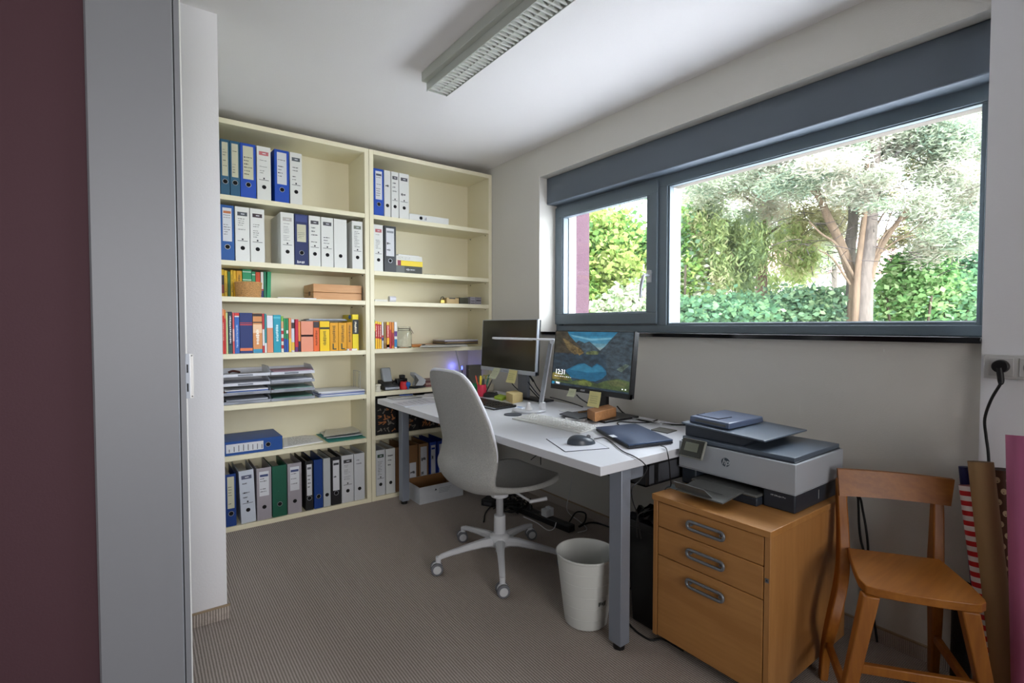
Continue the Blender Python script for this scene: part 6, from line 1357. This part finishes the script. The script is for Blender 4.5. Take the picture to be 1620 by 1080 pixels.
shrub('shrub','yellow-green tall shrub at the left edge of the large pane',[blob(1078,410,8.6,20,56),blob(1085,450,8.5,22,34),blob(1072,380,8.7,14,26)],6500,.06,[SH_[1],M1[1],M1[2],SH_[3]],15)
# ---------- big multi-stemmed conifer
BK_=mat('bark_orange','#5a4a3b',.9,bump=1.,bscale=26,var=.22,vscale=14,stretch=(1,1,.25)); BG=mat('bark_pale','#544c46',.9,bump=1.,bscale=30,var=.18,vscale=18,stretch=(1,1,.3))
J=[leafmat('juniper_a','#a4c4a4',.5,1.05),leafmat('juniper_b','#d8e8c0',.5,1.05),leafmat('juniper_c','#f4fae0',.5,1.05),leafmat('juniper_d','#fff4dc',.5,1.05)]
JY=[leafmat('cypress_a','#a8a868',.5,1.25),leafmat('cypress_b','#d0c888',.5,1.25),leafmat('cypress_c','#ece4a8',.5,1.25),leafmat('cypress_d','#fff0c8',.5,1.25)]
D=7.1; b=dep(1366,512,D); t=thing('conifer_tree','large multi-stemmed conifer with pale orange bark filling the large pane','tree',(b.x,b.y,-.12))
g=Vector((b.x,b.y,-.12))
D=7.1
limb(t,'trunk',[g,dep(1367,500,D),dep(1370,430,D),dep(1377,370,D),dep(1380,300,D),dep(1386,230,D),dep(1392,150,D)],.115,.05,BG,14)
limb(t,'trunk',[g+Vector((.05,.15,0)),dep(1354,490,D),dep(1357,430,D),dep(1364,370,D),dep(1372,300,D),dep(1372,240,D)],.05,.03,BK_)
limb(t,'trunk',[g+Vector((0,.25,0)),dep(1352,470,D+.2),dep(1342,420,D+.2),dep(1325,375,D+.2),dep(1308,340,D+.2),dep(1296,305,D+.2),dep(1284,270,D+.2),dep(1278,215,D+.2)],.085,.028,BK_)
limb(t,'trunk',[g+Vector((.1,.3,0)),dep(1350,460,D+.6),dep(1344,400,D+.6),dep(1350,340,D+.6),dep(1340,260,D+.6)],.11,.05,BG)
for pts,r in (([(1300,320),(1288,305),(1276,298),(1256,290)],.045),([(1370,475),(1378,438),(1388,405),(1402,378),(1424,346),(1444,322),(1478,312),(1500,300)],.06),([(1372,440),(1384,405),(1400,370),(1425,350),(1455,330)],.03),([(1376,430),(1394,400),(1420,380),(1447,372)],.022),([(1352,440),(1336,470-60),(1322,385),(1300,370),(1280,350)],.03),([(1385,360),(1400,335),(1420,318)],.02),([(1440,324),(1436,308),(1430,296)],.014),([(1445,322),(1460,300),(1480,290)],.018),([(1290,300),(1292,280),(1286,262)],.03),([(1345,450),(1318,410),(1295,395)],.02),([(1500,300),(1530,318),(1545,330)],.022),([(1405,375),(1432,372),(1460,350)],.014),([(1395,395),(1405,350),(1428,300)],.014),([(1410,360),(1440,352),(1470,340)],.012)):
    limb(t,'branch',[dep(a_,b_,D+(.06 if i_==0 else -.05)) for i_,(a_,b_) in enumerate(pts)],r*.8,r*.35,BK_,8)
# fine twigs
m=MB().m(mat('twig_dark','#3c3434',.9)); rq=random.Random(9)
for k in range(330):
    px=rq.uniform(1250,1540); py=rq.uniform(235,430)
    a0=dep(px,py,D+rq.uniform(-.3,1.6)); dd=Vector((rq.uniform(-.3,.3),rq.uniform(-.35,.35),rq.uniform(-.12,.22))); m.tube([a0,a0+dd*.5+Vector((0,0,rq.uniform(-.04,.04))),a0+dd],.005,n=4,smooth=2,caps=False)
m.build('twigs',parent=t)
rq=random.Random(21); cl=[]; SH0=-1.75
def spray(x0,x1,y0,y1,n,D0,rx,ry,w=1):
    for _ in range(n): cl.append(blob(rq.uniform(x0,x1),rq.uniform(y0,y1),D0+SH0+rq.uniform(-.6,.9),rx*rq.uniform(.6,1.3),ry*rq.uniform(.6,1.3),w=w))
spray(1255,1420,245,290,16,8.6,26,15); spray(1290,1440,180,235,14,9,28,18); spray(1420,1545,170,250,16,9,24,18); spray(1440,1545,250,320,14,8.9,22,18)
spray(1300,1400,285,330,10,8.8,22,13); spray(1240,1310,200,300,8,8.9,22,16); spray(1460,1545,320,400,14,8.8,22,22); spray(1200,1330,120,180,8,9,30,20); spray(1400,1545,100,170,10,9,30,20)
spray(1390,1450,325,350,4,8.9,16,8); spray(1230,1545,150,235,22,8.9,26,16); spray(1480,1560,180,330,16,8.9,22,20); spray(1430,1570,160,250,16,8.9,24,18); spray(1070,1400,215,300,34,9.2,26,14); spray(1400,1545,165,220,12,9,26,14)
leaves('crown',cl,150000,.017,J,t,asp=4.2,seed=31)
SH0=-.8; cl=[]; spray(1395,1540,260,420,12,9.5,22,18); spray(1260,1360,300,400,10,9.6,18,20); spray(1330,1420,200,300,8,9.6,20,20); spray(1480,1545,330,440,8,9.2,20,24)
leaves('crown',cl,26000,.020,JY,t,asp=4.5,seed=33)
SH0=0
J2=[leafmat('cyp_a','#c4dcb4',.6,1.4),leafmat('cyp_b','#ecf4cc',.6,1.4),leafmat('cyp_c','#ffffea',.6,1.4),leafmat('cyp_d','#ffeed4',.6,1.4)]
# ---------- second tree with reddish trunk and weeping foliage
D=9.6; b=dep(1205,500,D); t=thing('cypress_tree','weeping conifer with reddish-brown trunk in the left half of the large pane','tree',(b.x,b.y,-.12))
limb(t,'trunk',[Vector((b.x,b.y,-.12)),dep(1205,480,D),dep(1204,430,D),dep(1203,380,D),dep(1206,320,D),dep(1200,240,D)],.12,.07,mat('bark_red','#684a42',.9,bump=1.,bscale=40,var=.3,vscale=40,stretch=(1,1,.15)),12)
limb(t,'trunk',[Vector((b.x-.2,b.y+.4,-.12)),dep(1172,470,D+.4),dep(1172,420,D+.4),dep(1168,370,D+.4)],.09,.05,mat('bark_moss','#585840',.9,bump=.8,bscale=40))
for pts,r in (([(1203,390),(1180,365),(1150,350),(1120,345)],.035),([(1204,380),(1230,360),(1262,350)],.03),([(1172,420),(1140,395),(1110,390)],.022),([(1204,400),(1240,385),(1262,384)],.02),([(1204,330),(1160,300),(1120,290)],.025),([(1204,320),(1240,290),(1270,280)],.022)):
    limb(t,'branch',[dep(a_,b_,D) for a_,b_ in pts],r,r*.4,BK_,8)
cl=[]; spray(1070,1250,215,300,26,9.2,28,18); spray(1060,1240,280,350,18,9.4,26,18); spray(1080,1220,180,260,16,9.0,30,20); spray(1060,1150,230,330,12,9.1,24,18); spray(1210,1325,285,400,16,9.9,22,20); spray(1060,1330,215,275,16,9.0,28,14)
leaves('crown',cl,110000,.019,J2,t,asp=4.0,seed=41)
W4=[leafmat('weep_a','#88a858',.45,1.45),leafmat('weep_b','#b4d070',.45,1.45),leafmat('weep_c','#dcec90',.45,1.45),leafmat('weep_d','#fff4bc',.45,1.45)]
cl=[]; spray(1080,1200,365,440,24,9.0,16,24); spray(1110,1270,400,455,20,8.9,18,18); spray(1225,1280,370,430,8,9.1,14,20); spray(1070,1130,340,400,10,9.1,16,20)
leaves('crown',cl,26000,.030,W4,t,asp=3.6,droop=1.1,seed=43)
# ---------- things beyond: another soft row of trees, house with pink roof, board fence
t=thing('house','pale house with pinkish roof tiles behind the conifers','house',tuple(Vector((dep(1330,516,24).x,dep(1330,516,24).y,-.12))))
e0=dep(1225,455,24); e1=dep(1470,455,24); back=Vector((FW.x,FW.y,0)).normalized(); u_=(e1-e0); u_.z=0; u_.normalize(); zE=dep(1330,432,24).z; zR=dep(1330,372,27).z
q0=Vector((e0.x,e0.y,-.12)); q1=Vector((e1.x,e1.y,-.12)); q2=q1+back*7; q3=q0+back*7
lift=lambda q,z:Vector((q.x,q.y,z))
MB().m(mat('house_white','#9c9894',.9)).hexa([q0,q1,q2,q3],[lift(q,zE) for q in (q0,q1,q2,q3)]).build('house_wall',parent=t)
r0,r1=lift((q0+q3)/2,zR),lift((q1+q2)/2,zR); o_=.4
RF=mat('roof_pink','#946e68',.9,bump=.8,bscale=8,var=.12,vscale=3)
a,b_,c,d_=[lift(q,zE) for q in (q0-back*o_,q1-back*o_,q2+back*o_,q3+back*o_)]
MB().m(RF).add([a,b_,c,d_,r0,r1],[(0,1,5,4),(2,3,4,5),(0,4,3),(1,2,5),(3,2,1,0)]).build('roof',parent=t,smooth=False)
cc=r0.lerp(r1,.30)-back*.9; m=MB().m(mat('chimney','#84665c',.9)).box(cc.x-.35,cc.y-.35,zE,cc.x+.35,cc.y+.35,zR+1.0).build('chimney',parent=t)
for f in (.22,.42,.62): 
    wq=q0.lerp(q1,f)-back*.02; MB().m(mat('house_glass','#505c68',.2)).hexa([wq-u_*.5+Vector((0,0,1.1)),wq+u_*.5+Vector((0,0,1.1)),wq+u_*.5+back*.015+Vector((0,0,1.1)),wq-u_*.5+back*.015+Vector((0,0,1.1))],[wq-u_*.5+Vector((0,0,2.2)),wq+u_*.5+Vector((0,0,2.2)),wq+u_*.5+back*.015+Vector((0,0,2.2)),wq-u_*.5+back*.015+Vector((0,0,2.2))]).build('window',parent=t)
FD=11.5; a=dep(1368,500,FD); b_=dep(1420,500,FD); t=thing('board_fence','grey-green board fence just right of the big trunk','fence',(a.x,a.y,-.12)); uu=(b_-a); uu.z=0; Lf=uu.length; uu.normalize(); zf=dep(1390,456,FD).z
m=MB().m(mat('fence_grey','#68726f',.8,var=.12,vscale=5)); k=0
while k*.105<Lf: 
    p=a+uu*(k*.105); nn=Vector((-uu.y,uu.x,0)); m.hexa([lift(p,-.12),lift(p+uu*.095,-.12),lift(p+uu*.095+nn*.02,-.12),lift(p+nn*.02,-.12)],[lift(p,zf),lift(p+uu*.095,zf),lift(p+uu*.095+nn*.02,zf),lift(p+nn*.02,zf)]); k+=1
m.build('boards',parent=t)
m=MB().m(mat('fence_rail','#585f5d',.8)); nn=Vector((-uu.y,uu.x,0))
for zz in (.3,zf-.25): m.hexa([lift(a+nn*.021,zz),lift(a+uu*Lf+nn*.021,zz),lift(a+uu*Lf+nn*.06,zz),lift(a+nn*.06,zz)],[lift(a+nn*.021,zz+.08),lift(a+uu*Lf+nn*.021,zz+.08),lift(a+uu*Lf+nn*.06,zz+.08),lift(a+nn*.06,zz+.08)])
m.build('fence_rail',parent=t)
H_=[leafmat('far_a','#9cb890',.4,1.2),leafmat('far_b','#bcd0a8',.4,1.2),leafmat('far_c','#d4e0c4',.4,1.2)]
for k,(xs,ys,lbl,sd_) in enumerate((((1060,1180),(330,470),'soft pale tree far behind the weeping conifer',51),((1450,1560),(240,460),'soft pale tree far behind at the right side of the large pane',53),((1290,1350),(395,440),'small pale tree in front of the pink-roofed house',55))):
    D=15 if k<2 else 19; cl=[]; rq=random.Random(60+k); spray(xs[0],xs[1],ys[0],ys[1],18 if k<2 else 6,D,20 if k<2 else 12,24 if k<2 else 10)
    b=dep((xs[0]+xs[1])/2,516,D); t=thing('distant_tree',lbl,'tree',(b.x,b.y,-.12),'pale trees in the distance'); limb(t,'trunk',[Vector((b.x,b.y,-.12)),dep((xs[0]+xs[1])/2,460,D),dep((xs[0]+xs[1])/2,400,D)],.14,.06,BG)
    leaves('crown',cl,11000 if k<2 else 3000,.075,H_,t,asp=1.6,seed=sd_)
